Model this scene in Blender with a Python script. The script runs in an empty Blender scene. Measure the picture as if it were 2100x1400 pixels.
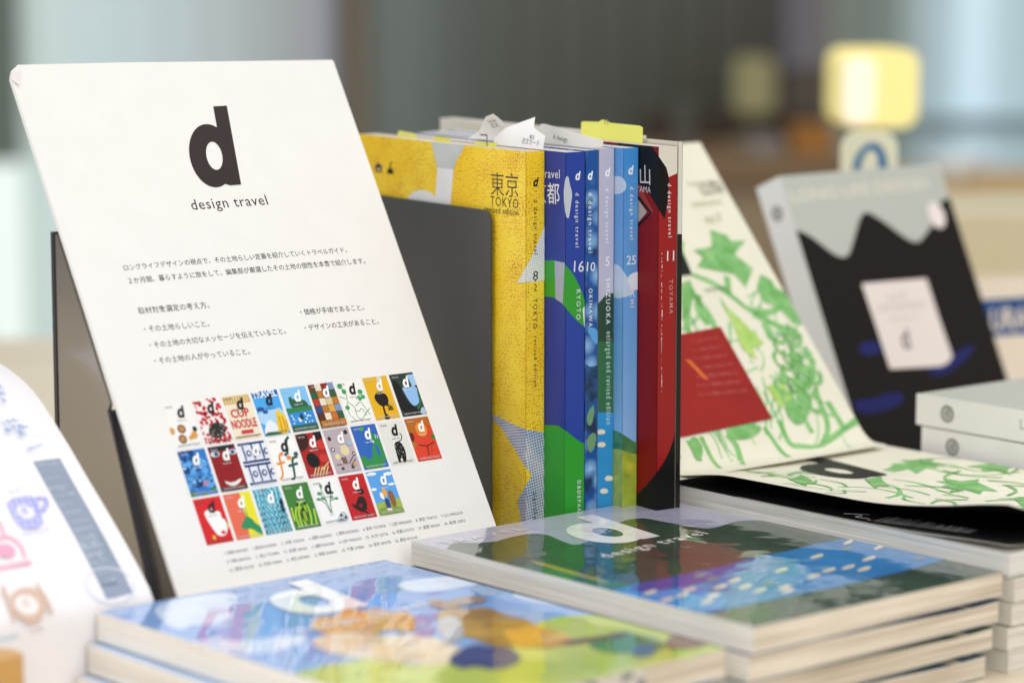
import bpy, math, random
from mathutils import Vector, Matrix, noise
from mathutils.geometry import tessellate_polygon

random.seed(7)
SC = bpy.context.scene
COL = SC.collection

# ------------------------------------------------------------------ camera, world, lights, exposure
CAM_Z, PITCH, FPX = 0.36327, 0.14005, 5825.24        # metres, radians, focal length in photo pixels
cam_d = bpy.data.cameras.new('camera')
cam = bpy.data.objects.new('camera', cam_d)
COL.objects.link(cam)
cam.location = (0, 0, CAM_Z)
cam.rotation_euler = (math.pi / 2 - PITCH, 0, 0)
cam_d.sensor_width = 36.0
cam_d.lens = 36.0 * FPX / 2100.0
cam_d.clip_start, cam_d.clip_end = 0.05, 60
cam_d.dof.use_dof = True
cam_d.dof.focus_distance = 1.535
cam_d.dof.aperture_fstop = 3.7
SC.camera = cam

world = bpy.data.worlds.new('World')
SC.world = world
world.use_nodes = True
# a room: bright ceiling above, quieter walls at eye level
bg = world.node_tree.nodes['Background']
_t = world.node_tree
_g = _t.nodes.new('ShaderNodeTexCoord')
_s = _t.nodes.new('ShaderNodeSeparateXYZ')
_r = _t.nodes.new('ShaderNodeValToRGB')
_t.links.new(_g.outputs['Generated'], _s.inputs[0])
_t.links.new(_s.outputs[2], _r.inputs[0])
_e = _r.color_ramp.elements
_e[0].position, _e[0].color = 0.0, (.30, .30, .30, 1)
_e[1].position, _e[1].color = 0.75, (.96, .99, 1.03, 1)
_x = _e.new(0.22)
_x.color = (.41, .43, .455, 1)
_t.links.new(_r.outputs[0], bg.inputs[0])
bg.inputs[1].default_value = 0.85


def area(name, loc, target, sx, sy, watts, col):
    d = bpy.data.lights.new(name, 'AREA')
    d.shape = 'RECTANGLE'
    d.size, d.size_y, d.energy, d.color = sx, sy, watts, col
    o = bpy.data.objects.new(name, d)
    COL.objects.link(o)
    o.location = loc
    o.rotation_euler = (Vector(target) - Vector(loc)).to_track_quat('-Z', 'Y').to_euler()
    return o


area('window_light', (0.55, -1.2, 1.35), (0.0, 1.5, 0.1), 2.0, 1.5, 41, (1.0, 0.99, 0.975))
area('side_window_light', (-1.9, 0.9, 1.1), (0.1, 1.6, 0.15), 1.2, 1.4, 10, (0.92, 0.97, 1.0))
area('ceiling_light', (0.35, 1.5, 2.3), (0.2, 1.6, 0.0), 1.8, 1.8, 19, (1.0, 0.97, 0.93))

SC.view_settings.view_transform = 'Standard'
SC.view_settings.look = 'None'
SC.view_settings.exposure = 0.05
SC.view_settings.gamma = 1.0
SC.view_settings.use_curve_mapping = False
SC.cycles.max_bounces = 8
SC.cycles.sample_clamp_indirect = 6.0
SC.cycles.use_denoising = True


# ------------------------------------------------------------------ helpers
def lin(hexs):
    hexs = hexs.lstrip('#')
    r = []
    for i in (0, 2, 4):
        c = int(hexs[i:i + 2], 16) / 255
        r.append(c / 12.92 if c <= 0.04045 else ((c + 0.055) / 1.055) ** 2.4)
    return (*r, 1)


MATS = {}


class N:
    """small node-tree writer"""

    def __init__(s, name):
        s.m = bpy.data.materials.new(name)
        s.m.use_nodes = True
        s.t = s.m.node_tree
        s.b = s.t.nodes['Principled BSDF']

    def n(s, kind, **kw):
        o = s.t.nodes.new(kind)
        for k, v in kw.items():
            setattr(o, k, v)
        return o

    def link(s, a, b):
        s.t.links.new(a, b)

    def math(s, op, a, b=None):
        o = s.n('ShaderNodeMath', operation=op)
        for i, x in enumerate((a, b)):
            if x is None:
                continue
            if isinstance(x, (int, float)):
                o.inputs[i].default_value = x
            else:
                s.link(x, o.inputs[i])
        return o.outputs[0]

    def mix(s, fac, a, b):
        o = s.n('ShaderNodeMix', data_type='RGBA')
        if isinstance(fac, (int, float)):
            o.inputs[0].default_value = fac
        else:
            s.link(fac, o.inputs[0])
        for i, x in ((6, a), (7, b)):
            if isinstance(x, tuple):
                o.inputs[i].default_value = x
            else:
                s.link(x, o.inputs[i])
        return o.outputs[2]

    def noise(s, vec, scale, detail=2.0, rough=0.5):
        o = s.n('ShaderNodeTexNoise')
        o.inputs['Scale'].default_value = scale
        o.inputs['Detail'].default_value = detail
        o.inputs['Roughness'].default_value = rough
        if vec is not None:
            s.link(vec, o.inputs['Vector'])
        return o.outputs[0]

    def ramp(s, fac, a, b):
        o = s.n('ShaderNodeMapRange')
        o.inputs[1].default_value, o.inputs[2].default_value = a, b
        s.link(fac, o.inputs[0])
        return o.outputs[0]


FIN = {'paper': (0.62, 0.2, 0.0), 'satin': (0.5, 0.22, 0.0), 'poster': (0.5, 0.25, 0.08),
       'gloss': (0.42, 0.25, 0.22), 'film': (0.4, 0.4, 1.0), 'plastic': (0.35, 0.5, 0.3)}


def finish(w, fin):
    rough, spec, coat = FIN[fin]
    w.b.inputs['Roughness'].default_value = rough
    w.b.inputs['Specular IOR Level'].default_value = spec
    w.b.inputs['Coat Weight'].default_value = coat
    w.b.inputs['Coat Roughness'].default_value = {'film': 0.035, 'gloss': 0.16, 'poster': 0.2}.get(fin, 0.2)
    if fin == 'poster':
        g = w.n('ShaderNodeNewGeometry')
        b = w.n('ShaderNodeBump')
        b.inputs['Strength'].default_value = .25
        b.inputs['Distance'].default_value = .004
        w.link(w.noise(g.outputs['Position'], 14, 2), b.inputs['Height'])
        w.link(b.outputs[0], w.b.inputs['Normal'])
    if fin == 'film':
        w.b.inputs['Coat IOR'].default_value = 1.62
        g = w.n('ShaderNodeNewGeometry')
        n1 = w.noise(g.outputs['Position'], 26, 2.0)
        n2 = w.noise(g.outputs['Position'], 95, 1.0)
        vo = w.n('ShaderNodeTexVoronoi', feature='DISTANCE_TO_EDGE')
        vo.inputs['Scale'].default_value = 17
        ds = w.n('ShaderNodeVectorMath', operation='ADD')
        nd = w.n('ShaderNodeTexNoise')
        nd.inputs['Scale'].default_value = 9
        w.link(g.outputs['Position'], nd.inputs['Vector'])
        sc_ = w.n('ShaderNodeVectorMath', operation='SCALE')
        sc_.inputs['Scale'].default_value = .09
        w.link(nd.outputs['Color'], sc_.inputs[0])
        w.link(g.outputs['Position'], ds.inputs[0])
        w.link(sc_.outputs[0], ds.inputs[1])
        w.link(ds.outputs[0], vo.inputs['Vector'])
        ridge = w.math('MULTIPLY', w.math('SUBTRACT', 1.0, w.ramp(vo.outputs['Distance'], 0.0, .12)), w.ramp(w.noise(g.outputs['Position'], 11, 1), .48, .62))
        h = w.math('ADD', w.math('ADD', n1, w.math('MULTIPLY', n2, 0.12)), w.math('MULTIPLY', ridge, .16))
        b = w.n('ShaderNodeBump')
        b.inputs['Strength'].default_value = 0.34
        b.inputs['Distance'].default_value = 0.0032
        w.link(h, b.inputs['Height'])
        w.link(b.outputs[0], w.b.inputs['Coat Normal'])


def M(hexs, fin='paper'):
    """plain printed colour: faint tooth of the paper, finish by name"""
    k = (hexs, fin)
    if k in MATS:
        return MATS[k]
    w = N('print_' + hexs + '_' + fin)
    c = lin(hexs)
    tc = w.n('ShaderNodeNewGeometry')
    f = w.noise(tc.outputs['Position'], 60, 3)
    d = tuple(x * 0.94 for x in c[:3]) + (1,)
    w.link(w.mix(f, d, c), w.b.inputs['Base Color'])
    finish(w, fin)
    MATS[k] = w.m
    return w.m


def uvmm(w):
    u = w.n('ShaderNodeUVMap')
    s = w.n('ShaderNodeSeparateXYZ')
    w.link(u.outputs[0], s.inputs[0])
    return u.outputs[0], s.outputs[0], s.outputs[1]


def halftone(name, base, dot, pitch, size, fin, second=None, ang=0.5, speck=0.0):
    """screen-printed dots on a 45 degree grid, printed in the sheet's own millimetres"""
    if name in MATS:
        return MATS[name]
    w = N(name)
    vec, u, v = uvmm(w)
    c, s_ = math.cos(ang), math.sin(ang)
    ur = w.math('ADD', w.math('MULTIPLY', u, c), w.math('MULTIPLY', v, s_))
    vr = w.math('SUBTRACT', w.math('MULTIPLY', v, c), w.math('MULTIPLY', u, s_))
    k = 2 * math.pi / pitch
    f = w.math('MULTIPLY', w.math('SINE', w.math('MULTIPLY', ur, k)), w.math('SINE', w.math('MULTIPLY', vr, k)))
    nz = w.noise(vec, 0.05, 2)
    if speck:
        f = w.math('ADD', w.math('MULTIPLY', f, 0.22), w.math('MULTIPLY', w.math('SUBTRACT', w.noise(vec, speck, 1.5), 0.5), 2.6))
    f = w.math('ADD', f, w.math('MULTIPLY', w.math('SUBTRACT', nz, 0.5), 1.1))
    fac = w.ramp(f, size - 0.15, size + 0.2)
    base_c = lin(base)
    if second:
        base_c = w.mix(w.ramp(w.noise(vec, 0.02, 3), 0.4, 0.65), lin(base), lin(second))
    w.link(w.mix(fac, base_c, lin(dot)), w.b.inputs['Base Color'])
    finish(w, fin)
    MATS[name] = w.m
    return w.m


def mottled(name, a, b, scale, lo, hi, fin, c=None, cell=False):
    """two (or three) colour painterly print"""
    if name in MATS:
        return MATS[name]
    w = N(name)
    vec, u, v = uvmm(w)
    if cell:
        vo = w.n('ShaderNodeTexVoronoi')
        vo.inputs['Scale'].default_value = scale
        w.link(vec, vo.inputs['Vector'])
        f = w.ramp(vo.outputs['Distance'], lo, hi)
    else:
        f = w.ramp(w.noise(vec, scale, 3, 0.55), lo, hi)
    col = w.mix(f, lin(a), lin(b))
    if c:
        col = w.mix(w.ramp(w.noise(vec, scale * 0.6, 2), 0.56, 0.66), col, lin(c))
    w.link(col, w.b.inputs['Base Color'])
    finish(w, fin)
    MATS[name] = w.m
    return w.m


def vgrad(name, stops, v0, v1, fin):
    """printed colour that changes down the sheet (a painted sky)"""
    if name in MATS:
        return MATS[name]
    w = N(name)
    vec, u, v = uvmm(w)
    f = w.ramp(w.math('ADD', v, w.math('MULTIPLY', w.math('SUBTRACT', w.noise(vec, 0.03, 3), 0.5), 0.25 * (v1 - v0))), v0, v1)
    r = w.n('ShaderNodeValToRGB')
    el = r.color_ramp.elements
    while len(el) < len(stops):
        el.new(0.5)
    for e, (p, h) in zip(el, stops):
        e.position, e.color = p, lin(h)
    w.link(f, r.inputs[0])
    w.link(r.outputs[0], w.b.inputs['Base Color'])
    finish(w, fin)
    MATS[name] = w.m
    return w.m


def pages_mat(name, a, b, lines=900.0, wrap=0.0):
    """cut edge of a paper block: fine leaves across the thickness, soft stains along it"""
    if name in MATS:
        return MATS[name]
    w = N(name)
    g = w.n('ShaderNodeNewGeometry')
    mp = w.n('ShaderNodeMapping')
    mp.inputs['Scale'].default_value = (9, 9, lines)
    w.link(g.outputs['Position'], mp.inputs['Vector'])
    f1 = w.noise(mp.outputs[0], 1.0, 3, 0.6)
    f2 = w.noise(g.outputs['Position'], 30, 2)
    mp3 = w.n('ShaderNodeMapping')
    mp3.inputs['Scale'].default_value = (5, 5, lines * .22)
    w.link(g.outputs['Position'], mp3.inputs['Vector'])
    f3 = w.ramp(w.noise(mp3.outputs[0], 1.0, 2), .35, .62)
    f = w.math('ADD', w.math('MULTIPLY', w.ramp(f1, 0.3, 0.7), 0.45), w.math('ADD', w.math('MULTIPLY', f2, 0.2), w.math('MULTIPLY', f3, .35)))
    w.link(w.mix(f, lin(b), lin(a)), w.b.inputs['Base Color'])
    w.b.inputs['Roughness'].default_value = 0.65
    w.b.inputs['Specular IOR Level'].default_value = 0.2
    if wrap:
        w.b.inputs['Coat Weight'].default_value = wrap
        w.b.inputs['Coat Roughness'].default_value = .12
        cb = w.n('ShaderNodeBump')
        cb.inputs['Strength'].default_value = .7
        cb.inputs['Distance'].default_value = .004
        mp2 = w.n('ShaderNodeMapping')
        mp2.inputs['Scale'].default_value = (30, 30, 110)
        w.link(g.outputs['Position'], mp2.inputs['Vector'])
        w.link(w.noise(mp2.outputs[0], 1.0, 3), cb.inputs['Height'])
        w.link(cb.outputs[0], w.b.inputs['Coat Normal'])
    bp = w.n('ShaderNodeBump')
    bp.inputs['Strength'].default_value = 0.5
    bp.inputs['Distance'].default_value = 0.0006
    w.link(f1, bp.inputs['Height'])
    w.link(bp.outputs[0], w.b.inputs['Normal'])
    MATS[name] = w.m
    return w.m


def metal(name, hexs, rough, metallic=0.0, coat=0.0, scratch=False):
    if name in MATS:
        return MATS[name]
    w = N(name)
    w.b.inputs['Base Color'].default_value = lin(hexs)
    w.b.inputs['Metallic'].default_value = metallic
    w.b.inputs['Roughness'].default_value = rough
    w.b.inputs['Coat Weight'].default_value = coat
    w.b.inputs['Coat Roughness'].default_value = 0.08
    g = w.n('ShaderNodeNewGeometry')
    f = w.noise(g.outputs['Position'], 700 if not scratch else 40, 3)
    r = w.math('ADD', rough - 0.06, w.math('MULTIPLY', f, 0.12))
    w.link(r, w.b.inputs['Roughness'])
    MATS[name] = w.m
    return w.m


def glow(name, hexs, strength):
    if name in MATS:
        return MATS[name]
    w = N(name)
    w.b.inputs['Base Color'].default_value = lin(hexs)
    w.b.inputs['Emission Color'].default_value = lin(hexs)
    w.b.inputs['Emission Strength'].default_value = strength
    w.b.inputs['Roughness'].default_value = 0.6
    MATS[name] = w.m
    return w.m


def wood(name, a, b, rough=0.5):
    if name in MATS:
        return MATS[name]
    w = N(name)
    g = w.n('ShaderNodeNewGeometry')
    mp = w.n('ShaderNodeMapping')
    mp.inputs['Scale'].default_value = (3, 40, 20)
    w.link(g.outputs['Position'], mp.inputs['Vector'])
    f = w.noise(mp.outputs[0], 1.2, 4, 0.6)
    w.link(w.mix(w.ramp(f, 0.3, 0.7), lin(a), lin(b)), w.b.inputs['Base Color'])
    w.b.inputs['Roughness'].default_value = rough
    MATS[name] = w.m
    return w.m


def ray(px, py):
    u, v = (px - 1050) / FPX, -(py - 700) / FPX
    c, s = math.cos(PITCH), math.sin(PITCH)
    return Vector((u, c + v * s, -s + v * c))


EYE = Vector((0, 0, CAM_Z))


def at_depth(px, py, y):
    d = ray(px, py)
    return EYE + d * (y / d.y)


def at_height(px, py, z):
    d = ray(px, py)
    return EYE + d * ((z - CAM_Z) / d.z)


class Frame:
    """a sheet's own plane: origin, right axis u, down axis v, outward normal n; millimetres"""

    def __init__(s, o, u, v, n=None):
        s.o, s.u, s.v = Vector(o), Vector(u).normalized(), Vector(v).normalized()
        s.n = Vector(n).normalized() if n is not None else s.v.cross(s.u).normalized()

    def __call__(s, u, v, h=0.0):
        return s.o + s.u * (u * 0.001) + s.v * (v * 0.001) + s.n * (h * 0.001)

    def px(s, x, y):
        d = ray(x, y)
        t = (s.o - EYE).dot(s.n) / d.dot(s.n)
        p = EYE + d * t - s.o
        return (p.dot(s.u) * 1000, p.dot(s.v) * 1000)


class Sheet:
    """a sheet ruled along a: profile points (n, z) in the vertical plane of unit vector b; millimetres.
    (u, v): u along a, v arc length down the profile"""

    def __init__(s, o, a, b, prof):
        s.o, s.a, s.b = Vector(o), Vector(a).normalized(), Vector(b).normalized()
        s.p = prof
        s.l = [0.0]
        for (n0, z0), (n1, z1) in zip(prof, prof[1:]):
            s.l.append(s.l[-1] + math.hypot(n1 - n0, z1 - z0))

    def __call__(s, u, v, h=0.0):
        i = 0
        while i < len(s.p) - 2 and v > s.l[i + 1]:
            i += 1
        t = (v - s.l[i]) / (s.l[i + 1] - s.l[i])
        (n0, z0), (n1, z1) = s.p[i], s.p[i + 1]
        L = math.hypot(n1 - n0, z1 - z0)
        dn, dz = (n1 - n0) / L, (z1 - z0) / L
        n, z = n0 + (n1 - n0) * t - dz * h, z0 + (z1 - z0) * t + dn * h
        return s.o + s.a * (u * .001) + s.b * (n * .001) + Vector((0, 0, z * .001))

    def px(s, x, y):
        best = None
        for i in range(len(s.p) - 1):
            o = s.o + s.b * (s.p[i][0] * .001) + Vector((0, 0, s.p[i][1] * .001))
            d = s.b * (s.p[i + 1][0] - s.p[i][0]) + Vector((0, 0, s.p[i + 1][1] - s.p[i][1]))
            f = Frame(o, s.a, d)
            u, v = f.px(x, y)
            L = s.l[i + 1] - s.l[i]
            e = max(0, -v, v - L)
            if best is None or e < best[0]:
                best = (e, (u, s.l[i] + v))
        return best[1]


TEXTS = {}


def text_tris(body, bold=0.0, spacing=1.0):
    k = (body, bold, spacing)
    if k in TEXTS:
        return TEXTS[k]
    cu = bpy.data.curves.new('lettering', 'FONT')
    cu.body, cu.size, cu.resolution_u, cu.fill_mode = body, 1.0, 2, 'FRONT'
    cu.offset = bold
    cu.space_character = spacing
    ob = bpy.data.objects.new('lettering', cu)
    COL.objects.link(ob)
    dg = bpy.context.evaluated_depsgraph_get()
    dg.update()
    ev = ob.evaluated_get(dg)
    me = ev.to_mesh()
    me.calc_loop_triangles()
    vs = [(v.co.x, v.co.y) for v in me.vertices]
    ts = [tuple(t.vertices) for t in me.loop_triangles]
    ev.to_mesh_clear()
    bpy.data.objects.remove(ob)
    bpy.data.curves.remove(cu)
    xs = [v[0] for v in vs] or [0]
    ys = [v[1] for v in vs] or [0]
    TEXTS[k] = (vs, ts, (min(xs), max(xs), min(ys), max(ys)))
    return TEXTS[k]


def clip(pts, u0, v0, u1, v1):
    for ax, lim, sg in ((0, u0, 1), (0, u1, -1), (1, v0, 1), (1, v1, -1)):
        out = []
        for i in range(len(pts)):
            p, q = pts[i - 1], pts[i]
            ip, iq = sg * (p[ax] - lim) >= 0, sg * (q[ax] - lim) >= 0
            if ip != iq:
                t = (lim - p[ax]) / (q[ax] - p[ax])
                out.append((p[0] + (q[0] - p[0]) * t, p[1] + (q[1] - p[1]) * t))
            if iq:
                out.append(q)
        pts = out
        if len(pts) < 3:
            return []
    return pts


def smooth(pts, it=2, closed=True):
    for _ in range(it):
        out = []
        n = len(pts)
        rng = range(n) if closed else range(n - 1)
        if not closed:
            out.append(pts[0])
        for i in rng:
            p, q = pts[i], pts[(i + 1) % n]
            out += [(p[0] * .75 + q[0] * .25, p[1] * .75 + q[1] * .25), (p[0] * .25 + q[0] * .75, p[1] * .25 + q[1] * .75)]
        if not closed:
            out.append(pts[-1])
        pts = out
    return pts


def ell(cx, cy, rx, ry, rot=0.0, n=28):
    c, s = math.cos(rot), math.sin(rot)
    return [(cx + c * rx * math.cos(t) - s * ry * math.sin(t), cy + s * rx * math.cos(t) + c * ry * math.sin(t))
            for t in [2 * math.pi * i / n for i in range(n)]]


def blob(cx, cy, rx, ry, seed, amp=0.18, n=36):
    return [(cx + rx * k * math.cos(t), cy + ry * k * math.sin(t)) for t, k in
            [(t, 1 + amp * 2 * (noise.noise(Vector((math.cos(t) * 1.6 + seed * 7.1, math.sin(t) * 1.6, seed)))))
             for t in [2 * math.pi * i / n for i in range(n)]]]


def ribbon(pts, w):
    L, R = [], []
    for i, p in enumerate(pts):
        a, b = pts[max(0, i - 1)], pts[min(len(pts) - 1, i + 1)]
        dx, dy = b[0] - a[0], b[1] - a[1]
        k = math.hypot(dx, dy) or 1
        ww = w * (0.75 + 0.4 * noise.noise(Vector((p[0] * .05, p[1] * .05, 3.3)))) / 2
        L.append((p[0] - dy / k * ww, p[1] + dx / k * ww))
        R.append((p[0] + dy / k * ww, p[1] - dx / k * ww))
    return L + R[::-1]


def leaf(cx, cy, r, rot, sx=1.0):
    out = []
    lob = [(0, 1.0), (18, .55), (40, .62), (58, .98), (80, .48), (100, .6), (128, .85), (150, .4), (172, .42), (180, .12)]
    full = lob + [(360 - a, k) for a, k in lob[::-1][1:-1]]
    for a, k in full:
        t = math.radians(a) + rot
        out.append((cx + r * k * math.sin(t) * sx, cy - r * k * math.cos(t)))
    return smooth(out, 1)


# the oblique bold letter d of the covers: baseline corner at (0,0), height 1, x right, y up
def _d_logo():
    sh = .175
    S = lambda x, y: (x + sh * y, y)
    out = [S(0, 0), S(0, 1), S(-.186, 1), S(-.186, .735)]
    cx, cy, rx, ry = -.33, .385, .29, .397
    for i in range(27):
        t = math.radians(62 + (294 - 62) * i / 26)
        out.append(S(cx + rx * math.cos(t), cy + ry * math.sin(t)))
    out.append(S(-.15, 0))
    inn = [S(-.29 + .108 * math.cos(t), .38 + .178 * math.sin(t)) for t in [2 * math.pi * i / 24 for i in range(24)]]
    return out, inn


D_OUT, D_IN = _d_logo()


class Art:
    """printed sheet: a base polygon and printed shapes laid on it, all one mesh"""

    def __init__(s, f, rect, base, step=None, eps=0.022, outline=None):
        s.f, s.rect, s.step, s.eps = f, rect, step, eps
        s.items = []
        s.k = 0
        if base is not None:
            u0, v0, u1, v1 = rect
            s._add(base, [outline or [(u0, v0), (u1, v0), (u1, v1), (u0, v1)]])

    def _add(s, mat, loops):
        s.items.append((mat, loops, s.k))
        s.k += 1

    def poly(s, mat, pts, sm=0, layer=None):
        if sm:
            pts = smooth(pts, sm)
        pts = clip(pts, *s.rect)
        if len(pts) >= 3:
            s.items.append((mat, [pts], s.k if layer is None else layer))
            if layer is None:
                s.k += 1

    def pp(s, mat, pxs, sm=0, layer=None):
        s.poly(mat, [s.f.px(*p) for p in pxs], sm, layer)

    def many(s, mat, polys):
        for p in polys:
            s.poly(mat, p, layer=s.k)
        s.k += 1

    def tris(s, mat, vs, ts):
        s.items.append((mat, ('tris', vs, ts), s.k))

    def text(s, mat, body, o, dx, up, bold=0.0, spacing=1.0, bump=True):
        """o baseline start; dx, up = size vectors of one em, in sheet millimetres"""
        vs, ts, bb = text_tris(body, bold, spacing)
        s.tris(mat, [(o[0] + x * dx[0] + y * up[0], o[1] + x * dx[1] + y * up[1]) for x, y in vs], ts)
        if bump:
            s.k += 1

    def fit(s, mat, body, p0, p1, up=None, bold=0.0, spacing=1.0, size=None, bump=True):
        """body stretched from p0 to p1 (baseline), same scale up unless size is given"""
        vs, ts, (x0, x1, y0, y1) = text_tris(body, bold, spacing)
        dx = ((p1[0] - p0[0]) / (x1 - x0), (p1[1] - p0[1]) / (x1 - x0))
        L = size or math.hypot(*dx)
        if up is None:
            k = math.hypot(*dx)
            up = (dx[1] / k, -dx[0] / k)
        up = (up[0] * L, up[1] * L)
        o = (p0[0] - x0 * dx[0], p0[1] - x0 * dx[1])
        s.text(mat, body, o, dx, up, bold, spacing, bump)

    def pfit(s, mat, body, p0, p1, **kw):
        s.fit(mat, body, s.f.px(*p0), s.f.px(*p1), **kw)

    def logo(s, mat, br, h, right=(1, 0), up=(0, -1), bump=True):
        g = lambda p: (br[0] + h * (p[0] * right[0] + p[1] * up[0]), br[1] + h * (p[0] * right[1] + p[1] * up[1]))
        s.items.append((mat, [[g(p) for p in D_OUT], [g(p) for p in D_IN]], s.k))
        if bump:
            s.k += 1

    def build(s, name, parent=None, thick=0.0, back=None, edge=None):
        V, F, MI, UV, mats = [], [], [], [], []

        def mi(m):
            if m not in mats:
                mats.append(m)
            return mats.index(m)

        for mat, loops, k in s.items:
            if loops[0] == 'tris':
                vs, ts = list(loops[1]), list(loops[2])
            else:
                vs = [p for lp in loops for p in lp]
                ts = [tuple(t) for t in tessellate_polygon([[Vector((p[0], p[1], 0)) for p in lp] for lp in loops])]
            if s.step:
                vs, ts = refine(vs, ts, s.step)
            b = len(V)
            h = k * s.eps
            V += [s.f(u, v, h) for u, v in vs]
            UV += vs
            idx = mi(mat)
            for a, b_, c in ts:
                ar = (vs[b_][0] - vs[a][0]) * (vs[c][1] - vs[a][1]) - (vs[c][0] - vs[a][0]) * (vs[b_][1] - vs[a][1])
                if abs(ar) < 1e-9:
                    continue
                F.append((b + a, b + c, b + b_) if ar > 0 else (b + a, b + b_, b + c))
                MI.append(idx)
            if k == 0 and thick and loops[0] != 'tris':
                # the sheet's own thickness: a rim and a back
                em = mi(edge or mat)
                bm_ = mi(back or edge or mat)
                n0 = len(V)
                V += [s.f(u, v, -thick) for u, v in vs]
                UV += vs
                r0 = len(V)
                V += [s.f(u, v, h) for u, v in vs] + [s.f(u, v, -thick) for u, v in vs]
                UV += vs + vs
                r1 = r0 + len(vs)
                for a, b_, c in ts:
                    F.append((n0 + a, n0 + b_, n0 + c))
                    MI.append(bm_)
                cnt = {}
                for t in ts:
                    for i in range(3):
                        e = (t[i], t[(i + 1) % 3])
                        kx = tuple(sorted(e))
                        cnt[kx] = None if kx in cnt else e
                for e in cnt.values():
                    if e:
                        F.append((r0 + e[0], r0 + e[1], r1 + e[1], r1 + e[0]))
                        MI.append(em)
        me = bpy.data.meshes.new(name)
        o0 = parent.matrix_world.translation.copy() if parent is not None else None
        if parent is not None:
            inv = mw(parent).inverted()
            V = [inv @ p for p in V]
        me.from_pydata(V, [], F)
        for m in mats:
            me.materials.append(m)
        for p, i in zip(me.polygons, MI):
            p.material_index = i
        ul = me.uv_layers.new(name='UVMap')
        for lp in me.loops:
            ul.data[lp.index].uv = UV[lp.vertex_index]
        if s.step:
            for p in me.polygons:
                p.use_smooth = True
        ob = bpy.data.objects.new(name, me)
        COL.objects.link(ob)
        ob.parent = parent
        return ob


def refine(vs, ts, step):
    vs = list(vs)
    for _ in range(7):
        mid, out, changed = {}, [], False

        def m(a, b):
            k = (min(a, b), max(a, b))
            if k not in mid:
                if math.hypot(vs[a][0] - vs[b][0], vs[a][1] - vs[b][1]) <= step:
                    mid[k] = None
                else:
                    vs.append(((vs[a][0] + vs[b][0]) / 2, (vs[a][1] + vs[b][1]) / 2))
                    mid[k] = len(vs) - 1
            return mid[k]

        for a, b, c in ts:
            x, y, z = m(a, b), m(b, c), m(c, a)
            n = sum(q is not None for q in (x, y, z))
            if n == 0:
                out.append((a, b, c))
                continue
            changed = True
            if n == 3:
                out += [(a, x, z), (x, b, y), (z, y, c), (x, y, z)]
            else:
                while not (x is not None and (n == 1 or y is not None)):
                    a, b, c, x, y, z = b, c, a, y, z, x
                if n == 1:
                    out += [(a, x, c), (x, b, c)]
                else:
                    out += [(x, b, y), (a, x, y), (a, y, c)]
        ts = out
        if not changed:
            break
    return vs, ts


def mw(o):
    m = Matrix.LocRotScale(o.location, o.rotation_euler, o.scale)
    return mw(o.parent) @ m if o.parent else m


def tag(o, label, cat, group=None, kind=None):
    if label:
        o['label'] = label
    if cat:
        o['category'] = cat
    if group:
        o['group'] = group
    if kind:
        o['kind'] = kind
    return o


def thing(name, label, cat, loc, group=None):
    o = bpy.data.objects.new(name, None)
    COL.objects.link(o)
    o.location = loc
    o.empty_display_size = 0.02
    return tag(o, label, cat, group)


def mesh(name, V, F, mat, parent=None, mats=None, MI=None, smooth_=False):
    if parent is not None:
        inv = mw(parent).inverted()
        V = [inv @ Vector(p) for p in V]
    me = bpy.data.meshes.new(name)
    me.from_pydata([tuple(p) for p in V], [], F)
    for m in (mats or [mat]):
        me.materials.append(m)
    if MI:
        for p, i in zip(me.polygons, MI):
            p.material_index = i
    if smooth_:
        for p in me.polygons:
            p.use_smooth = True
    ob = bpy.data.objects.new(name, me)
    COL.objects.link(ob)
    ob.parent = parent
    return ob


def prism(name, pts, h0, h1, f, mat, parent=None):
    """polygon in frame f, from height h0 to h1 above it (mm)"""
    n = len(pts)
    V = [f(u, v, h0) for u, v in pts] + [f(u, v, h1) for u, v in pts]
    ts = [tuple(t) for t in tessellate_polygon([[Vector((p[0], p[1], 0)) for p in pts]])]
    F = [tuple(reversed(t)) for t in ts] + [tuple(i + n for i in t) for t in ts]
    F += [(i, (i + 1) % n, (i + 1) % n + n, i + n) for i in range(n)]
    ob = mesh(name, V, F, mat, parent)
    fix_normals(ob)
    return ob


def fix_normals(ob):
    import bmesh
    bm = bmesh.new()
    bm.from_mesh(ob.data)
    bmesh.ops.recalc_face_normals(bm, faces=bm.faces)
    bm.to_mesh(ob.data)
    bm.free()


def rrect(u0, v0, u1, v1, r, n=5):
    out = []
    for cx, cy, a0 in ((u1 - r, v0 + r, -90), (u1 - r, v1 - r, 0), (u0 + r, v1 - r, 90), (u0 + r, v0 + r, 180)):
        for i in range(n + 1):
            t = math.radians(a0 + 90 * i / n)
            out.append((cx + r * math.cos(t), cy + r * math.sin(t)))
    return out


def box(name, lo, hi, mat, parent=None, bevel=0.0):
    x0, y0, z0 = lo
    x1, y1, z1 = hi
    V = [(x, y, z) for x in (x0, x1) for y in (y0, y1) for z in (z0, z1)]
    F = [(0, 1, 3, 2), (4, 6, 7, 5), (0, 4, 5, 1), (2, 3, 7, 6), (0, 2, 6, 4), (1, 5, 7, 3)]
    ob = mesh(name, V, F, mat, parent)
    fix_normals(ob)
    if bevel:
        md = ob.modifiers.new('edge', 'BEVEL')
        md.width, md.segments = bevel, 3
    return ob


# ------------------------------------------------------------------ directions shared by the piles
YAW = 0.7106
A = Vector((math.cos(YAW), math.sin(YAW), 0))           # along the short top edge of a lying magazine
B = Vector((math.sin(YAW), -math.cos(YAW), 0))          # down its long side, towards the lens
UP = Vector((0, 0, 1))
W, H = 176.84, 249.72                                   # magazine format, mm
WM, HM = W / 1000, H / 1000

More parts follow.
